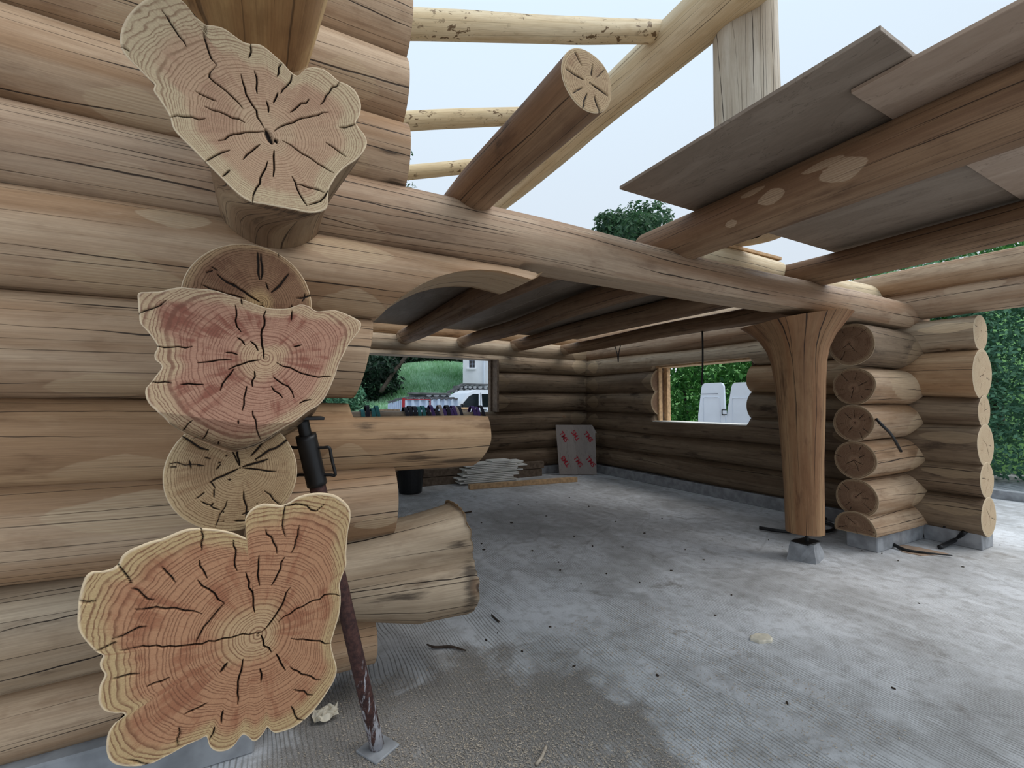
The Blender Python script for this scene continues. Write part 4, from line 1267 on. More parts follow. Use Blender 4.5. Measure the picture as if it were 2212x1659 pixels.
# webbing over the window log
strap_c = ['teal', 'navy', 'teal', 'teal', 'navy', 'navy', 'navy', 'teal', 'teal', 'navy', 'purple', 'navy', 'tan', 'purple', 'navy', 'purple', 'purple', 'tan', 'navy', 'purple', 'purple', 'navy']
sx_ = [1.48, 1.56, 1.66, 1.74, 2.26, 2.34, 2.42, 2.50, 2.58, 2.68, 2.76, 2.85, 2.93, 3.00, 3.08, 3.14, 3.21, 3.27, 3.33, 3.62, 3.70, 3.80]
for k, (cn, x) in enumerate(zip(strap_c, sx_)):
    hgt_ = 0.03 + 0.07 * abs(math.sin(k * 1.7))
    w2 = 0.032
    path = []
    R0 = 0.225
    for t in np.linspace(-0.35, math.pi + 0.35, 18):
        path.append((YB - R0 * math.cos(t), 1.13 + R0 * math.sin(t) * (1 + hgt_ * max(0, math.sin(t)) ** 3 * 5)))
    V, F = [], []
    lean = RS.uniform(-0.05, 0.05)
    for i, (y, z) in enumerate(path):
        xo = x + lean * (z - 1.3) * 2
        yc, zc_ = YB, 1.13
        dn = np.array([y - yc, z - zc_])
        dn /= np.linalg.norm(dn)
        for sx2, off in ((-1, 0), (1, 0), (1, 0.012), (-1, 0.012)):
            V.append((xo + sx2 * w2, y + dn[0] * off, z + dn[1] * off))
    for i in range(len(path) - 1):
        for q in range(4):
            F.append((i * 4 + q, i * 4 + (q + 1) % 4, i * 4 + 4 + (q + 1) % 4, i * 4 + 4 + q))
    F += [(3, 2, 1, 0), tuple(len(V) - 4 + i for i in range(4))]
    nm_ = {'teal': 'teal', 'navy': 'dark navy', 'purple': 'purple', 'tan': 'pale beige'}[cn]
    tag(mk('webbing_strap', V, F, M[cn]), '%s webbing strap draped over the log below the hill window' % nm_, 'strap', '%s straps over the window log' % nm_)

# cords
hx = 5.78
pipe('hanging_cord', [(hx - 0.02, 4.60, 2.60), (hx - 0.02, 4.60, 2.3), (hx - 0.02, 4.61, 2.02), (hx - 0.02, 4.63, 1.78)], 0.013, M['black'], None, 8, 'thick black cord hanging straight down in front of the van window', 'cord')
pipe('hanging_cord', [(hx, 6.42, 2.60), (hx, 6.47, 2.45), (hx, 6.49, 2.28), (hx, 6.52, 2.45), (hx, 6.58, 2.60)], 0.008, M['black'], None, 8, 'thin black cord looped over a joist beside the van window', 'cord')

# conduits at the right-hand corner
pipe('conduit', [PY(1893, 905, YA - 0.20), PY(1905, 918, YA - 0.25), PY(1926, 940, YA - 0.27), PY(1946, 975, YA - 0.23)], 0.014, M['black'], None, 8, 'bent black conduit sticking out of the stacked round logs', 'conduit')
pipe('conduit', [PZ(1890, 1143, 0.13), PZ(1915, 1165, 0.06), PZ(1950, 1186, 0.02), PZ(2000, 1194, 0.02), PZ(2057, 1200, 0.02)], 0.02, M['black'], None, 8, 'long black conduit lying in front of the corner kerb', 'conduit', taper=[1, 1, 0.8, 0.5, 0.3])
pipe('conduit', [PX(2042, 1134, 6.42), PZ(2020, 1150, 0.05), PZ(1990, 1157, 0.03), PZ(1950, 1155, 0.03)], 0.022, M['black'], None, 8, 'short black conduit curling out from under the corner logs onto the slab', 'conduit')
pipe('conduit', [PX(2085, 1148, 6.42), PZ(2065, 1165, 0.06), PZ(2045, 1175, 0.03), PZ(2030, 1182, 0.025)], 0.022, M['black'], None, 8, 'straight black conduit reaching from the wall foot towards the slab', 'conduit')
pipe('conduit', [PZ(1640, 1140, 0.03), PZ(1700, 1148, 0.03), PZ(1790, 1147, 0.03), PZ(1800, 1135, 0.03), PZ(1775, 1125, 0.03), PZ(1800, 1115, 0.03), PZ(1828, 1105, 0.10)], 0.02, M['black'], None, 8, 'looping black conduit on the slab behind the flared post', 'conduit')
q = [PZ(u, v, 0.006) for u, v in [(1925, 1172), (1985, 1182), (2050, 1196), (1990, 1200), (1950, 1192)]]
V = [tuple(p) for p in q] + [(p[0], p[1], 0.0) for p in q]
tag(mk('cardboard', V, [(0, 1, 2, 3, 4)[::-1], (5, 6, 7, 8, 9)] + [(i, (i + 1) % 5, (i + 1) % 5 + 5, i + 5) for i in range(5)], M['card']), 'torn flat piece of cardboard under the long conduit', 'cardboard')

# stone chip and litter on the slab
sc0 = PZ(1645, 1382, 0)
V = []
for z, g_ in ((0.0, 1.0), (0.014, 1.03), (0.020, 0.92)):
    for k in range(14):
        a = k * 2 * math.pi / 14
        q = g_ * (0.058 + 0.009 * math.cos(2 * a + 1) + 0.006 * math.cos(5 * a))
        V.append((sc0[0] + q * math.cos(a) * 1.1, sc0[1] + q * math.sin(a) * 0.9, z))
tag(mk('stone_chip', V, [tuple(x) for x in grid_faces(3, 14)] + [tuple(range(14))[::-1], tuple(range(28, 42))], M['stone']), 'flat cream stone chip lying alone on the open slab', 'stone')
pipe('twig', [PZ(922, 1392, 0.02), PZ(940, 1398, 0.012), PZ(975, 1397, 0.012), PZ(1006, 1405, 0.010)], 0.008, M['debris'], None, 7, 'crooked dark twig on the slab beside the flared root log', 'twig', taper=[0.6, 1, 1, 0.5])
pipe('twig', [PZ(1000, 1108, 0.02), PZ(1010, 1107, 0.02), PZ(1018, 1105, 0.02)], 0.012, M['debris'], None, 7, 'short dark stick just past the flared root log', 'twig')
pipe('twig', [PZ(1062, 1328, 0.008), PZ(1070, 1336, 0.008), PZ(1078, 1343, 0.008)], 0.006, M['debris'], None, 6, 'thin straight splinter off the tip of the flared root log', 'twig')
pipe('twig', [PZ(1158, 1652, 0.008), PZ(1170, 1635, 0.012), PZ(1180, 1612, 0.008)], 0.007, M['shaving'], None, 6, 'pale wood splinter lying on the sawdust', 'twig')
# crumpled shavings by the lowest burl
pq = PZ(700, 1555, 0)
V = []
for i in range(9):
    for j in range(9):
        V.append((pq[0] - 0.05 + i * 0.014 + 0.006 * math.sin(j * 2.1), pq[1] - 0.04 + j * 0.011 + 0.006 * math.sin(i * 1.7), 0.012 + 0.035 * abs(math.sin(i * 1.9 + j * 0.7)) * abs(math.cos(j * 1.3 + i * 0.4))))
F = [(i * 9 + j, (i + 1) * 9 + j, (i + 1) * 9 + j + 1, i * 9 + j + 1) for i in range(8) for j in range(8)]
tag(mk('crumpled_paper', V, F, M['stone'], smooth=False), 'crumpled pale paper on the floor under the lowest lobed log end', 'paper')
# scattered bark crumbs: countable bits in view
crumb_px = [(1105, 1130), (1040, 1175), (1210, 1232), (1382, 1259), (1450, 1233), (1345, 1182), (1180, 1115), (1272, 1094), (1120, 1090), (1330, 1127), (1480, 1188), (1207, 1215), (1045, 1188), (1050, 1384), (1128, 1408), (1188, 1355), (1075, 1368), (1255, 1262), (1580, 1286), (1940, 1212), (1660, 1167), (1690, 1182), (1862, 1190), (1905, 1196), (2160, 1178), (1985, 1304), (1545, 1330), (1700, 1520), (1930, 1488), (1420, 1460), (1240, 1440), (1310, 1240), (1392, 1152), (1430, 1120), (1230, 1075), (1160, 1085), (1560, 1165), (1520, 1210), (2080, 1225), (1150, 1190), (1240, 1160), (1040, 1130), (1280, 1180)]
proto = None
rc = np.random.RandomState(9)
th8 = np.arange(6) * 2 * math.pi / 6
pv = []
for z, g_ in ((0, 1.0), (0.5, 0.8)):
    for a in th8:
        pv.append((g_ * math.cos(a) * rc.uniform(0.8, 1.2) * 0.018, g_ * math.sin(a) * rc.uniform(0.8, 1.2) * 0.007, z * 0.014))
for k, (u, v) in enumerate(crumb_px):
    c = PZ(u, v, 0)
    if proto is None:
        proto = mk('bark_crumb', np.array(pv), [tuple(x) for x in grid_faces(2, 6)] + [tuple(range(6))[::-1], tuple(range(6, 12))], M['debris'], loc=(0, 0, 0))
        o = proto
    else:
        o = proto.copy()
        col.objects.link(o)
    o.location = tuple(c)
    o.rotation_euler = (0, 0, rc.uniform(0, 6.28))
    s_ = rc.uniform(0.35, 0.85) * (1.0 if c[1] < 3.5 else 1.6)
    o.scale = (s_, s_ * rc.uniform(0.8, 1.8), 1)
    tag(o, 'dark crumb of bark lying on the concrete slab', 'bark', 'bark crumbs on the slab')
# sawdust: flakes nobody could count
N_ = 16000
fx = np.concatenate([rc.normal(0.85, 0.42, N_ // 2), rc.uniform(-0.2, 2.6, N_ // 2)])
fy = np.concatenate([rc.normal(1.62, 0.32, N_ // 2), rc.uniform(1.0, 2.6, N_ // 2)])
keep = (fy > 0.9) & ((fx > 0.3) | (fy < 2.2))
fx, fy = fx[keep], fy[keep]
n = len(fx)
a = rc.uniform(0, 6.28, n)
ln, wd = rc.uniform(0.002, 0.006, n), rc.uniform(0.0008, 0.0022, n)
z0 = rc.uniform(0.001, 0.004, n)
V = np.zeros((n, 4, 3))
for k, (sa, sb_) in enumerate(((-1, -1), (1, -1), (1, 1), (-1, 1))):
    V[:, k, 0] = fx + np.cos(a) * ln * sa - np.sin(a) * wd * sb_
    V[:, k, 1] = fy + np.sin(a) * ln * sa + np.cos(a) * wd * sb_
    V[:, k, 2] = z0 + rc.uniform(0, 0.003, n)
tag(mk('sawdust', V.reshape(-1, 3), np.arange(n * 4).reshape(n, 4), M['shaving']), 'fine pale sawdust flakes strewn over the slab by the corner logs', 'sawdust', kind='stuff')


# ------------------------------------------------------------------ greenery
def leaf_cloud(name, blobs, nper, size, mat, parent, seed, shell=0.55, up=0.3):
    r = np.random.RandomState(seed)
    Vs, ts = [], []
    for (c, rad, wgt) in blobs:
        k = int(nper * wgt)
        d = r.normal(size=(k, 3))
        d /= np.linalg.norm(d, axis=1)[:, None]
        q = r.uniform(shell, 1.0, k) ** 0.6 * (1 + 0.18 * np.sin(d[:, 0] * 9 + d[:, 1] * 7) * np.sin(d[:, 2] * 8))
        p = np.array(c) + d * np.array(rad) * q[:, None]
        nrm = d * 0.6 + r.normal(size=(k, 3)) * 0.5 + np.array([0, 0, up])
        nrm /= np.linalg.norm(nrm, axis=1)[:, None]
        t1 = np.cross(nrm, r.normal(size=(k, 3)))
        t1 /= np.linalg.norm(t1, axis=1)[:, None]
        t2 = np.cross(nrm, t1)
        s_ = size * r.uniform(0.6, 1.3, k)[:, None]
        Vs.append(np.stack([p - t1 * s_, p - t2 * s_ * 0.45 + nrm * s_ * 0.15, p + t1 * s_, p + t2 * s_ * 0.45 + nrm * s_ * 0.15], 1))
        ts.append(np.repeat(np.clip(r.beta(2, 2.5, k) + 0.15 * d[:, 2], 0, 1), 4))
    V = np.concatenate(Vs).reshape(-1, 3)
    return mk(name, V, np.arange(len(V)).reshape(-1, 4), mat, parent, attrs={'tone': np.concatenate(ts)})


def tree(name, label, base, h, blobs, nper, size, mat, seed, tr=0.15, cat='tree', group=None, trunk=None):
    t = empty(name, base, label, cat, group)
    b = np.array(base, float)
    leaf_cloud('foliage', blobs, nper, size, mat, t, seed)
    pipe('trunk', trunk if trunk is not None else [b, b + np.array([0.1, 0.05, h * 0.4]), b + np.array([-0.05, 0.1, h * 0.75])], tr, M['bark'], t, 10, taper=[1.2, 1, 0.6])
    return t


# beyond the right-hand window
rb = np.random.RandomState(21)
bx0 = [((13.9 + rb.uniform(-0.4, 0.4), y, z), (1.1, 1.1, 1.0), 1) for y in np.arange(5.2, 13.5, 1.0) for z in (0.6, 1.7, 2.8, 3.8)]
tree('leafy_bush', 'bright green broad-leaved bush behind the white van doors', (14.0, 9.2, -0.1), 3.5, bx0[:20], 420, 0.12, M['leaf_bright'], 31, 0.06, 'bush')
tree('leafy_bush', 'bright green bush to the side of the white van doors, away from the doors', (14.0, 12.0, -0.1), 3.5, bx0[20:], 420, 0.12, M['leaf_bright'], 32, 0.06, 'bush')
bk = mk('bank', [(15.0, 0, -0.1), (15.0, 16, -0.1), (22, 18, 5.0), (22, -4, 5.0)], [(0, 1, 2, 3)], M['soil'])
tag(bk, kind='structure')
# hedge beyond the kerb on the far right
hb = [((13.8 + 0.5 * math.sin(k), 1.2 + k * 0.75, z), (1.1, 0.95, 0.85), 1) for k in range(7) for z in (0.65, 1.5, 2.4, 3.2, 4.0)]
tree('hedge', 'dense mixed green hedge beyond the kerb at the open side of the slab', (13.8, 3.0, -0.1), 3.5, hb, 1000, 0.06, M['leaf_mid'], 41, 0.08, 'hedge')
tree('overhanging_tree', 'lighter green leafy tree overhanging the hedge beyond the kerb', (16.2, 4.2, -0.1), 5.0, [((15.2, 3.6, 4.6), (1.8, 2.4, 1.0), 1), ((15.8, 5.2, 5.2), (1.6, 2.0, 1.2), 1)], 2400, 0.10, M['leaf_bright'], 42, 0.12)
rt_ = np.random.RandomState(8)
crown = [((17.2 + rt_.uniform(-2.4, 2.4), 17.3 + rt_.uniform(-2.4, 2.4), 9.0 + rt_.uniform(-1.0, 2.4)), (rt_.uniform(0.6, 1.1),) * 3, 1) for k in range(26)]
tree('round_tree', 'distant tree crown showing above the plate beam', (17.3, 17.4, -0.1), 11.0, crown, 330, 0.15, M['leaf_tree'], 51, 0.25)
tq = PY(880, 335, 30.0)
tree('slim_tree', 'sparse twiggy tree top beside the upper log ends', (tq[0] - 0.9, 30.0, 1.0), tq[2], [((tq[0] - 0.9, 30.0, tq[2] - 0.6), (1.15, 1.0, 2.4), 1), ((tq[0] - 0.2, 30.0, tq[2] - 3.2), (1.3, 1.2, 1.2), 0.7)], 420, 0.15, M['leaf_tree'], 52, 0.14)
kb = empty('kerb', (10.2, 3, 0), 'row of pale concrete kerb stones at the edge of the slab before the hedge', 'kerb')
for k in range(9):
    boxm('kerb_stone', (10.16, -1.0 + k * 1.0, -0.1), (10.30, -0.02 + k * 1.0, 0.14), M['concrete'], kb, 0.01)

# ------------------------------------------------------------------ white van doors seen through the right-hand window
van2 = empty('cargo_van', (9.8, 6.0, 0), 'white van with two rear doors standing behind the window of the side wall', 'van')
def door_panel(y0, y1, sl0, sl1, zt):
    """rear door with rounded top corners: y0 > y1 (left to right in view)"""
    zb_ = 0.35
    pts = [(y0 + 0.03, zb_), (y0 + 0.02, 1.2), (y0 - sl0, zt - 0.10), (y0 - sl0 - 0.03, zt - 0.03), (y0 - sl0 - 0.10, zt), (y1 + sl1 + 0.10, zt), (y1 + sl1 + 0.03, zt - 0.03), (y1 + sl1, zt - 0.10), (y1, 1.2), (y1, zb_)]
    d = extrude('rear_door', pts, 0, 9.80, 9.86, M['white_paint'], van2)
    cy = (y0 + y1) / 2
    hw = abs(y0 - y1) / 2 - 0.14
    for (za, zb2) in ((0.85, zt - 0.36),):
        # pressed panel: raised rounded frame
        loop = []
        for sy, sz in ((-1, -1), (1, -1), (1, 1), (-1, 1), (-1, -1)):
            loop.append((9.795, cy + sy * hw, (za + zb2) / 2 + sz * (zb2 - za) / 2))
        dense = []
        for a, b in zip(loop[:-1], loop[1:]):
            for t in (0.08, 0.5, 0.92):
                dense.append(tuple(np.array(a) * (1 - t) + np.array(b) * t))
        pipe('pressed_bead', dense + [dense[0]], 0.012, M['white_paint'], d, 6, sub=3)
    return d
d1 = door_panel(7.98, 7.22, 0.10, 0.03, 2.02)
d2 = door_panel(7.16, 6.38, 0.13, 0.03, 2.00)
boxm('seam_line', (9.792, 7.40, 1.74), (9.802, 7.95, 1.752), M['seam'], d1)
boxm('door_handle', (9.77, 7.17, 1.22), (9.80, 7.30, 1.36), M['black'], d1, 0.01)
boxm('handle_cap', (9.755, 7.15, 1.245), (9.775, 7.255, 1.335), M['white_paint'], d1, 0.008)
boxm('hinge', (9.77, 7.92, 0.98), (9.80, 8.05, 1.02), M['black'], d1, 0.005)
extrude('van_body', [(6.36, 0.35), (6.36, 1.5), (6.25, 2.05), (6.1, 2.15), (4.6, 2.15), (4.45, 2.05), (4.36, 1.5), (4.36, 0.35)], 0, 9.86, 12.2, M['white_paint'], van2)
for (wx, wy) in ((10.6, 6.2), (10.6, 4.5), (11.8, 6.2), (11.8, 4.5)):
    thw = np.arange(20) * 2 * math.pi / 20
    V = [(wx + 0.33 * math.cos(t), wy - 0.11, 0.33 + 0.33 * math.sin(t)) for t in thw] + [(wx + 0.33 * math.cos(t), wy + 0.11, 0.33 + 0.33 * math.sin(t)) for t in thw]
    mk('wheel', V, [tuple(range(20)), tuple(range(20, 40))[::-1]] + [(i, i + 20, (i + 1) % 20 + 20, (i + 1) % 20) for i in range(20)], M['black'], van2)

# ------------------------------------------------------------------ view through the back window
# grassy hill
nx, ny = 60, 34
gx = np.linspace(-14, 22, nx)
gy = np.linspace(20.6, 44, ny)
GX, GY = np.meshgrid(gx, gy)


def hill_z(x, y):
    t = np.clip((y - 20.6) / 11.0, 0, 1)
    z = 1.35 + 2.3 * (t * t * (3 - 2 * t)) + np.clip(x - 6.2, 0, 6) * 0.10 * t - np.clip(8.5 - x, 0, 12) * 0.36 * (0.30 + 0.70 * t)
    return z + 0.12 * np.sin(x * 1.1 + y * 0.7) + np.clip(y - 32, 0, 20) * 0.03


GZ = hill_z(GX, GY)
hv = np.stack([GX, GY, GZ], -1).reshape(-1, 3)
hill = mk('hill', hv, grid_faces(ny, nx, False), M['soil'], smooth=True)
tag(hill, kind='structure')
rg = np.random.RandomState(61)
n = 90000
bx_, by_ = rg.uniform(2.5, 13, n), 20.95 + 13 * rg.uniform(0, 1, n) ** 1.3
bz = hill_z(bx_, by_)
a = rg.uniform(0, 6.28, n)
hh_ = rg.uniform(0.15, 0.45, n)
wd = rg.uniform(0.015, 0.045, n)
lx, ly = rg.normal(0, 0.09, n), rg.normal(0, 0.09, n)
V = np.zeros((n, 4, 3))
V[:, 0] = np.stack([bx_ - np.cos(a) * wd, by_ - np.sin(a) * wd, bz - 0.02], -1)
V[:, 1] = np.stack([bx_ + np.cos(a) * wd, by_ + np.sin(a) * wd, bz - 0.02], -1)
V[:, 2] = np.stack([bx_ + lx + np.cos(a) * wd * 0.3, by_ + ly + np.sin(a) * wd * 0.3, bz + hh_], -1)
V[:, 3] = np.stack([bx_ + lx - np.cos(a) * wd * 0.3, by_ + ly - np.sin(a) * wd * 0.3, bz + hh_], -1)
cl = 0.5 + 0.5 * np.sin(bx_ * 1.3 + by_ * 0.6) * np.sin(by_ * 0.9 - bx_ * 0.4)
cl2 = 0.5 + 0.5 * np.sin(bx_ * 5.3 + 2 * np.sin(by_ * 2.1)) * np.sin(by_ * 4.1 + bx_ * 1.7)
tone = np.clip(0.12 + 0.42 * cl + 0.25 * cl2 + rg.uniform(-0.25, 0.35, n), 0, 1)
tag(mk('grass', V.reshape(-1, 3), np.arange(n * 4).reshape(n, 4), M['grass'], attrs={'tone': np.repeat(tone, 4)}), 'tall bright meadow grass on the hillside behind the shed', 'grass', kind='stuff')

# dark trees on the left and along the crest
def dtree(name, label, x, y, zt, rx, seed, n_=1500, sz=0.16):
    z0 = float(hill_z(np.array(x), np.array(y)))
    h = zt - z0
    r = np.random.RandomState(seed)
    bl = [((x + r.uniform(-0.5, 0.5) * rx, y + r.uniform(-0.5, 0.5) * rx, z0 + 0.5 + (h - 0.9) * k / 6), (rx * r.uniform(0.7, 1.0), rx * r.uniform(0.7, 1.0), h * 0.15), 1) for k in range(7)]
    return tree(name, label, (x, y, z0 - 0.1), h, bl, n_, sz, M['leaf_dark'], seed, 0.22, 'tree', 'dark trees on the hillside')


dtree('dark_tree', 'dark shady tree in the hill window with a pale leaning pole next to it', 4.1, 25.5, 7.5, 2.0, 71)
dtree('dark_tree', 'dark tree on the crest behind the dark shady tree', 5.8, 33.5, 9.5, 2.6, 72)
dtree('dark_tree', 'dark tree on the crest above the middle of the grassy hill', 9.5, 37.0, 9.5, 2.8, 73)
dtree('dark_tree', 'dark tree on the crest close to the white house', 13.2, 39.0, 10.0, 2.9, 74)
dtree('dark_tree', 'dark tree on the crest far left of the leaning pole', 2.0, 31.0, 9.5, 2.6, 75)
dtree('dark_tree', 'dark tree on the crest behind the leaning pole', 7.4, 41.0, 10.5, 3.2, 76)
dtree('dark_tree', 'dark tree on the crest between the hill and the white house', 11.5, 43.0, 11.5, 3.4, 77)
dtree('dark_tree', 'dark tree on the crest right behind the white house corner', 15.6, 38.5, 11.0, 3.2, 78)
pipe('leaning_pole', [PY(822, 848, 23.5), PY(850, 805, 23.9), PY(884, 762, 24.3)], 0.11, M['bark'], None, 8, 'leaning slender bare trunk at the edge of the grassy hill', 'trunk')
sh = [((3.75, 22.3, 1.0), (0.9, 0.8, 0.7), 1), ((3.2, 22.0, 1.8), (0.8, 0.7, 0.7), 1)]
tree('shrub', 'low dark green shrub at the foot of the dark trees', (3.6, 22.2, 0.1), 1.6, sh, 1100, 0.11, M['leaf_mid'], 81, 0.05, 'shrub')
bench = empty('bench', (3.35, 15.2, 0), 'dark wooden bench in front of the hillside shrub', 'bench')
boxm('seat', (2.95, 15.0, 0.95), (4.0, 15.45, 1.05), M['sawn_dark'], bench, 0.01)
boxm('backrest', (2.95, 15.4, 1.12), (4.0, 15.46, 1.32), M['sawn_dark'], bench, 0.01)
for xx in (3.0, 3.9):
    boxm('leg', (xx, 15.05, 0), (xx + 0.08, 15.42, 0.95), M['sawn_dark'], bench, 0.01)

# corrugated shed
YS = 16.0
sA, sB, sC = PY(838, 872, 17.6), PY(872, 862, YS), PY(988, 862, YS)
shed = empty('metal_shed', (float(sB[0]), YS, 0), 'low shed of pale corrugated sheet with a red corner post', 'shed')


def corrugated(name, p, q, z0, z1, pitch, amp, parent, nrm, z1b=None):
    p, q = np.array(p[:2]), np.array(q[:2])
    L = np.linalg.norm(q - p)
    k = int(L / pitch) * 8
    t = np.linspace(0, 1, k + 1)
    wv = np.clip(np.sin(t * L / pitch * 2 * math.pi) * 2.2, -1, 1) * amp
    xy = p + (q - p) * t[:, None] + np.array(nrm) * wv[:, None]
    zt = z1 + ((z1b if z1b is not None else z1) - z1) * t
    V = np.vstack([np.column_stack([xy, np.full(k + 1, z0)]), np.column_stack([xy, zt])])
    V = np.vstack([V, V - np.array([nrm[0], nrm[1], 0]) * 0.02])
    m_ = k + 1
    F = [(i, i + 1, m_ + i + 1, m_ + i) for i in range(k)] + [(2 * m_ + i + 1, 2 * m_ + i, 3 * m_ + i, 3 * m_ + i + 1) for i in range(k)] + [(m_ + i, m_ + i + 1, 3 * m_ + i + 1, 3 * m_ + i) for i in range(k)]
    return mk(name, V, F, M['steel_sheet'], parent)


mx_ = (sB[0] + sC[0]) / 2 - 0.08
corrugated('front_sheet', sB, (mx_, YS), 0, sB[2], 0.26, 0.035, shed, (0, -1))
corrugated('front_sheet', (mx_ + 0.03, YS), sC, 0, sC[2], 0.26, 0.035, shed, (0, -1))
corrugated('side_sheet', sA, sB, 0, sA[2], 0.2, 0.022, shed, (-0.8, -0.6), sB[2])
boxm('corner_post', (sB[0] - 0.06, YS - 0.06, 0), (sB[0] + 0.03, YS + 0.02, sB[2] + 0.04), M['redpost'], shed, 0.004)
boxm('top_rail', (sB[0] + 0.03, YS - 0.05, sB[2] - 0.025), (mx_, YS - 0.025, sB[2]), M['redpost'], shed, 0.003)
boxm('door_post', (mx_, YS - 0.05, 0), (mx_ + 0.035, YS - 0.02, sB[2]), M['redpost'], shed, 0.003)
k = 120
t = np.linspace(0, 1, k)
xr = np.concatenate([np.linspace(sA[0], sB[0], 40), np.linspace(sB[0], sC[0], 80)])
yr = np.concatenate([np.linspace(sA[1], sB[1], 40), np.full(80, YS - 0.04)])
zr_ = np.concatenate([np.linspace(sA[2], sB[2], 40), np.full(80, sB[2])]) + 0.045 + 0.03 * np.sin(np.arange(k) * 0.85) + 0.015 * np.sin(np.arange(k) * 0.3)
V = np.vstack([np.column_stack([xr, yr, zr_]), np.column_stack([xr, yr, zr_ - 0.045]), np.column_stack([xr + 0.5, yr + 2.4, zr_ + 0.02]), np.column_stack([xr + 0.5, yr + 2.4, zr_ - 0.03])])
F = [(i, i + 1, k + i + 1, k + i) for i in range(k - 1)] + [(i, 2 * k + i, 2 * k + i + 1, i + 1) for i in range(k - 1)]
mk('roof_sheet', V, F, M['roof_edge'], shed)

# retaining wall of rubble stones
YW = 20.4
rw = empty('stone_wall', (7.5, YW, 0), 'rubble stone retaining wall with a stepped coping at the foot of the hill', 'wall')
wa, wb, wc, wd_ = PY(888, 848, YW), PY(972, 846, YW), PY(1002, 828, YW), PY(1034, 828, YW)
boxm('wall_core', (wa[0], YW + 0.08, 0), (wd_[0] + 0.6, YW + 0.4, wa[2] - 0.1), M['wstone_dark'], rw)
boxm('wall_core', (wb[0] + 0.3, YW + 0.09, wa[2] - 0.1), (wd_[0] + 0.6, YW + 0.4, wc[2] - 0.12), M['wstone_dark'], rw)
boxm('coping', (wa[0] - 0.05, YW - 0.05, wa[2] - 0.09), (wb[0], YW + 0.45, wa[2]), M['wstone_dark'], rw, 0.01)
extrude('coping', [(wb[0], wb[2] - 0.1), (wb[0], wb[2]), (wc[0], wc[2]), (wc[0], wc[2] - 0.1)], 1, YW - 0.05, YW + 0.45, M['wstone_dark'], rw)
boxm('coping', (wc[0], YW - 0.05, wc[2] - 0.09), (wd_[0] + 0.5, YW + 0.45, wc[2]), M['wstone_dark'], rw, 0.01)
rw_r = np.random.RandomState(5)
z = 0.95
while z < wc[2] - 0.15:
    x = wa[0] + rw_r.uniform(0, 0.1)
    hh2 = rw_r.uniform(0.15, 0.24)
    while x < wd_[0] + 0.4:
        w_ = rw_r.uniform(0.16, 0.36)
        top = np.interp(x + w_, [wa[0], wb[0], wc[0], 99], [wa[2], wb[2], wc[2], wc[2]]) - 0.1
        if z + hh2 * 0.6 < top:
            z1 = min(z + hh2, top)
            c = np.array([x + w_ / 2, YW + 0.05, (z + z1) / 2])
            V = []
            for yy_, g_ in ((0.0, 0.80), (0.05, 1.0)):
                for q in range(7):
                    an_ = q * 2 * math.pi / 7 + 0.4
                    V.append((c[0] + math.cos(an_) * w_ * 0.5 * g_ * rw_r.uniform(0.85, 1.08), YW - 0.02 + yy_ * 1.4, c[2] + math.sin(an_) * (z1 - z) * 0.52 * g_ * rw_r.uniform(0.85, 1.08)))
            mk('stone', V, [tuple(range(7))] + [(i, i + 7, (i + 1) % 7 + 7, (i + 1) % 7) for i in range(7)], M['wstone'], rw)
        x += w_ + 0.02
    z += hh2 + 0.015

# white house
YH = 22.0
ha, hb2 = PY(1000, 800, YH), PY(1060, 800, YH)
house = empty('house', (float(ha[0]), YH, 0), 'white rendered house with a small deep-set window on the hill', 'house')
w0, w1 = PY(1012, 795, YH), PY(1022, 778, YH)
X0, X1, Z1 = ha[0], ha[0] + 4.0, 7.0
wx0, wx1, wz0, wz1 = w0[0], w1[0] + 0.05, w0[2], w1[2]
# front wall with a hole for the window
V, F = [], []
xsg, zsg = [X0, wx0, wx1, X1], [0, wz0, wz1, Z1]
for dy in (0, 0.3):
    for zz_ in zsg:
        for xx in xsg:
            V.append((xx, YH + dy, zz_))
for j in range(3):
    for i in range(3):
        if (i, j) != (1, 1):
            F.append((j * 4 + i, j * 4 + i + 1, j * 4 + i + 5, j * 4 + i + 4))
            F.append(tuple(16 + q for q in (j * 4 + i + 4, j * 4 + i + 5, j * 4 + i + 1, j * 4 + i)))
for a, b in ((5, 6), (6, 10), (10, 9), (9, 5)):
    F.append((a, b, b + 16, a + 16))
for a, b in ((0, 3), (3, 15), (15, 12), (12, 0)):
    F.append((b, a, a + 16, b + 16))
mk('house_wall', V, F, M['render_wall'], house)
boxm('house_wall', (X0, YH + 0.3, 0), (X1, YH + 6, Z1), M['render_wall'], house)
hw = boxm('window', (wx0, YH + 0.2, wz0), (wx1, YH + 0.24, wz1), M['steel_sheet'], house)
gw, gh = (wx1 - wx0), (wz1 - wz0)
for i in range(2):
    for j in range(2):
        boxm('pane', (wx0 + gw * (0.08 + 0.46 * i), YH + 0.19, wz0 + gh * (0.08 + 0.46 * j)), (wx0 + gw * (0.46 + 0.46 * i), YH + 0.199, wz0 + gh * (0.46 + 0.46 * j)), M['glass'], hw)
boxm('window_ledge', (wx0 - 0.12, YH - 0.12, wz0 - 0.10), (wx1 + 0.05, YH + 0.02, wz0), M['render_wall'], house, 0.01)
pipe('downpipe', [(PY(1042, 800, YH)[0], YH - 0.06, 0.3), (PY(1042, 800, YH)[0], YH - 0.06, 3.5), (PY(1042, 800, YH)[0], YH - 0.06, 7)], 0.05, M['white_paint'], house, 10)
extrude('roof', [(YH - 0.4, Z1), (YH + 3, Z1 + 1.8), (YH + 6.4, Z1)], 0, X0 - 0.3, X1 + 0.3, M['redpost'], house)

house.rotation_euler = (0, 0, -math.radians(27))

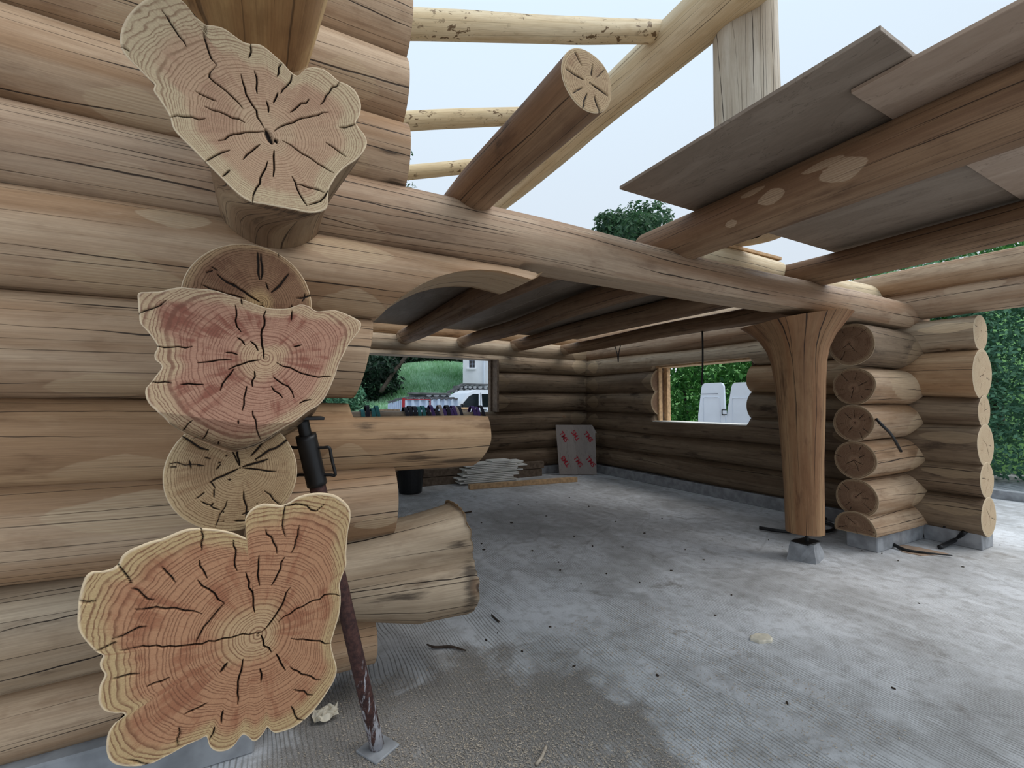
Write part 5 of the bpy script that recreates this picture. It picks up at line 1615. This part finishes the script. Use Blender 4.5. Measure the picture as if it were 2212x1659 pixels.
# parked van
YV = 17.2
van = empty('minivan', (8.0, YV + 0.9, 0), 'silver-white van with dark windows parked beside the corrugated shed', 'van')
vx = PY(988, 870, YV)[0]
f0 = vx - 0.72
body = [(f0, 0.35), (f0 - 0.05, 0.85), (f0 + 0.10, 1.10), (f0 + 0.55, 1.24), (f0 + 1.20, 1.93), (f0 + 1.55, 2.08), (f0 + 5.0, 2.08), (f0 + 5.1, 1.3), (f0 + 5.1, 0.35)]
bd = extrude('body', body, 1, YV, YV + 1.9, M['white_paint'], van)
fw = extrude('side_window', [(f0 + 0.78, 1.30), (f0 + 1.22, 1.80), (f0 + 1.42, 1.90), (f0 + 1.66, 1.90), (f0 + 1.66, 1.34)], 1, YV - 0.012, YV - 0.002, M['glass'], van)
fw2 = extrude('side_window', [(f0 + 1.84, 1.36), (f0 + 1.80, 1.90), (f0 + 3.2, 1.90), (f0 + 3.2, 1.38)], 1, YV - 0.012, YV - 0.002, M['glass'], van)
extrude('windscreen', [(f0 + 0.60, 1.27), (f0 + 1.18, 1.90), (f0 + 1.20, 1.89), (f0 + 0.63, 1.25)], 1, YV + 0.15, YV + 1.75, M['glass'], van)
boxm('door_gap', (f0 + 1.74, YV - 0.008, 0.5), (f0 + 1.755, YV - 0.001, 1.95), M['seam'], van)
boxm('body_line', (f0 + 0.7, YV - 0.012, 1.20), (f0 + 4.9, YV - 0.001, 1.215), M['seam'], van)
boxm('door_handle', (f0 + 1.48, YV - 0.035, 1.235), (f0 + 1.64, YV - 0.002, 1.265), M['black'], van, 0.005)
boxm('door_handle', (f0 + 1.86, YV - 0.035, 1.245), (f0 + 2.02, YV - 0.002, 1.275), M['black'], van, 0.005)
boxm('mirror', (f0 + 0.84, YV - 0.22, 1.30), (f0 + 0.96, YV - 0.02, 1.50), M['black'], van, 0.03)
for wx in (f0 + 0.95, f0 + 4.0):
    thw = np.arange(24) * 2 * math.pi / 24
    V = [(wx + 0.34 * math.cos(t), YV - 0.02, 0.34 + 0.34 * math.sin(t)) for t in thw] + [(wx + 0.34 * math.cos(t), YV + 0.22, 0.34 + 0.34 * math.sin(t)) for t in thw]
    mk('wheel', V, [tuple(range(24)), tuple(range(24, 48))[::-1]] + [(i, i + 24, (i + 1) % 24 + 24, (i + 1) % 24) for i in range(24)], M['black'], van)
tcur = bpy.data.curves.new('van_text', 'FONT')
tcur.body = 'neologis-fuste.com'
tcur.size = 0.15
tcur.extrude = 0.001
tob = bpy.data.objects.new('tmp_text', tcur)
col.objects.link(tob)
bpy.context.view_layer.update()
tme2 = bpy.data.meshes.new_from_object(tob)
bpy.data.objects.remove(tob)
tme2.materials.clear()
tme2.materials.append(M['seam'])
o = bpy.data.objects.new('lettering', tme2)
o.parent = van
col.objects.link(o)
o.rotation_euler = (math.pi / 2, 0, 0)
o.location = (f0 + 1.80 - 8.0, -0.9 - 0.006, 0.84)
cr = empty('crate', PY(994, 890, 15.6), 'stacked brown boxes beside the corrugated shed', 'box')
cq = PY(994, 888, 15.6)
boxm('box', (cq[0] - 0.1, 15.5, 0), (cq[0] + 0.28, 15.8, 1.30), M['sawn_dark'], cr, 0.01)
boxm('lid', (cq[0] - 0.12, 15.48, 1.30), (cq[0] + 0.30, 15.82, 1.36), M['sawn'], cr, 0.008)
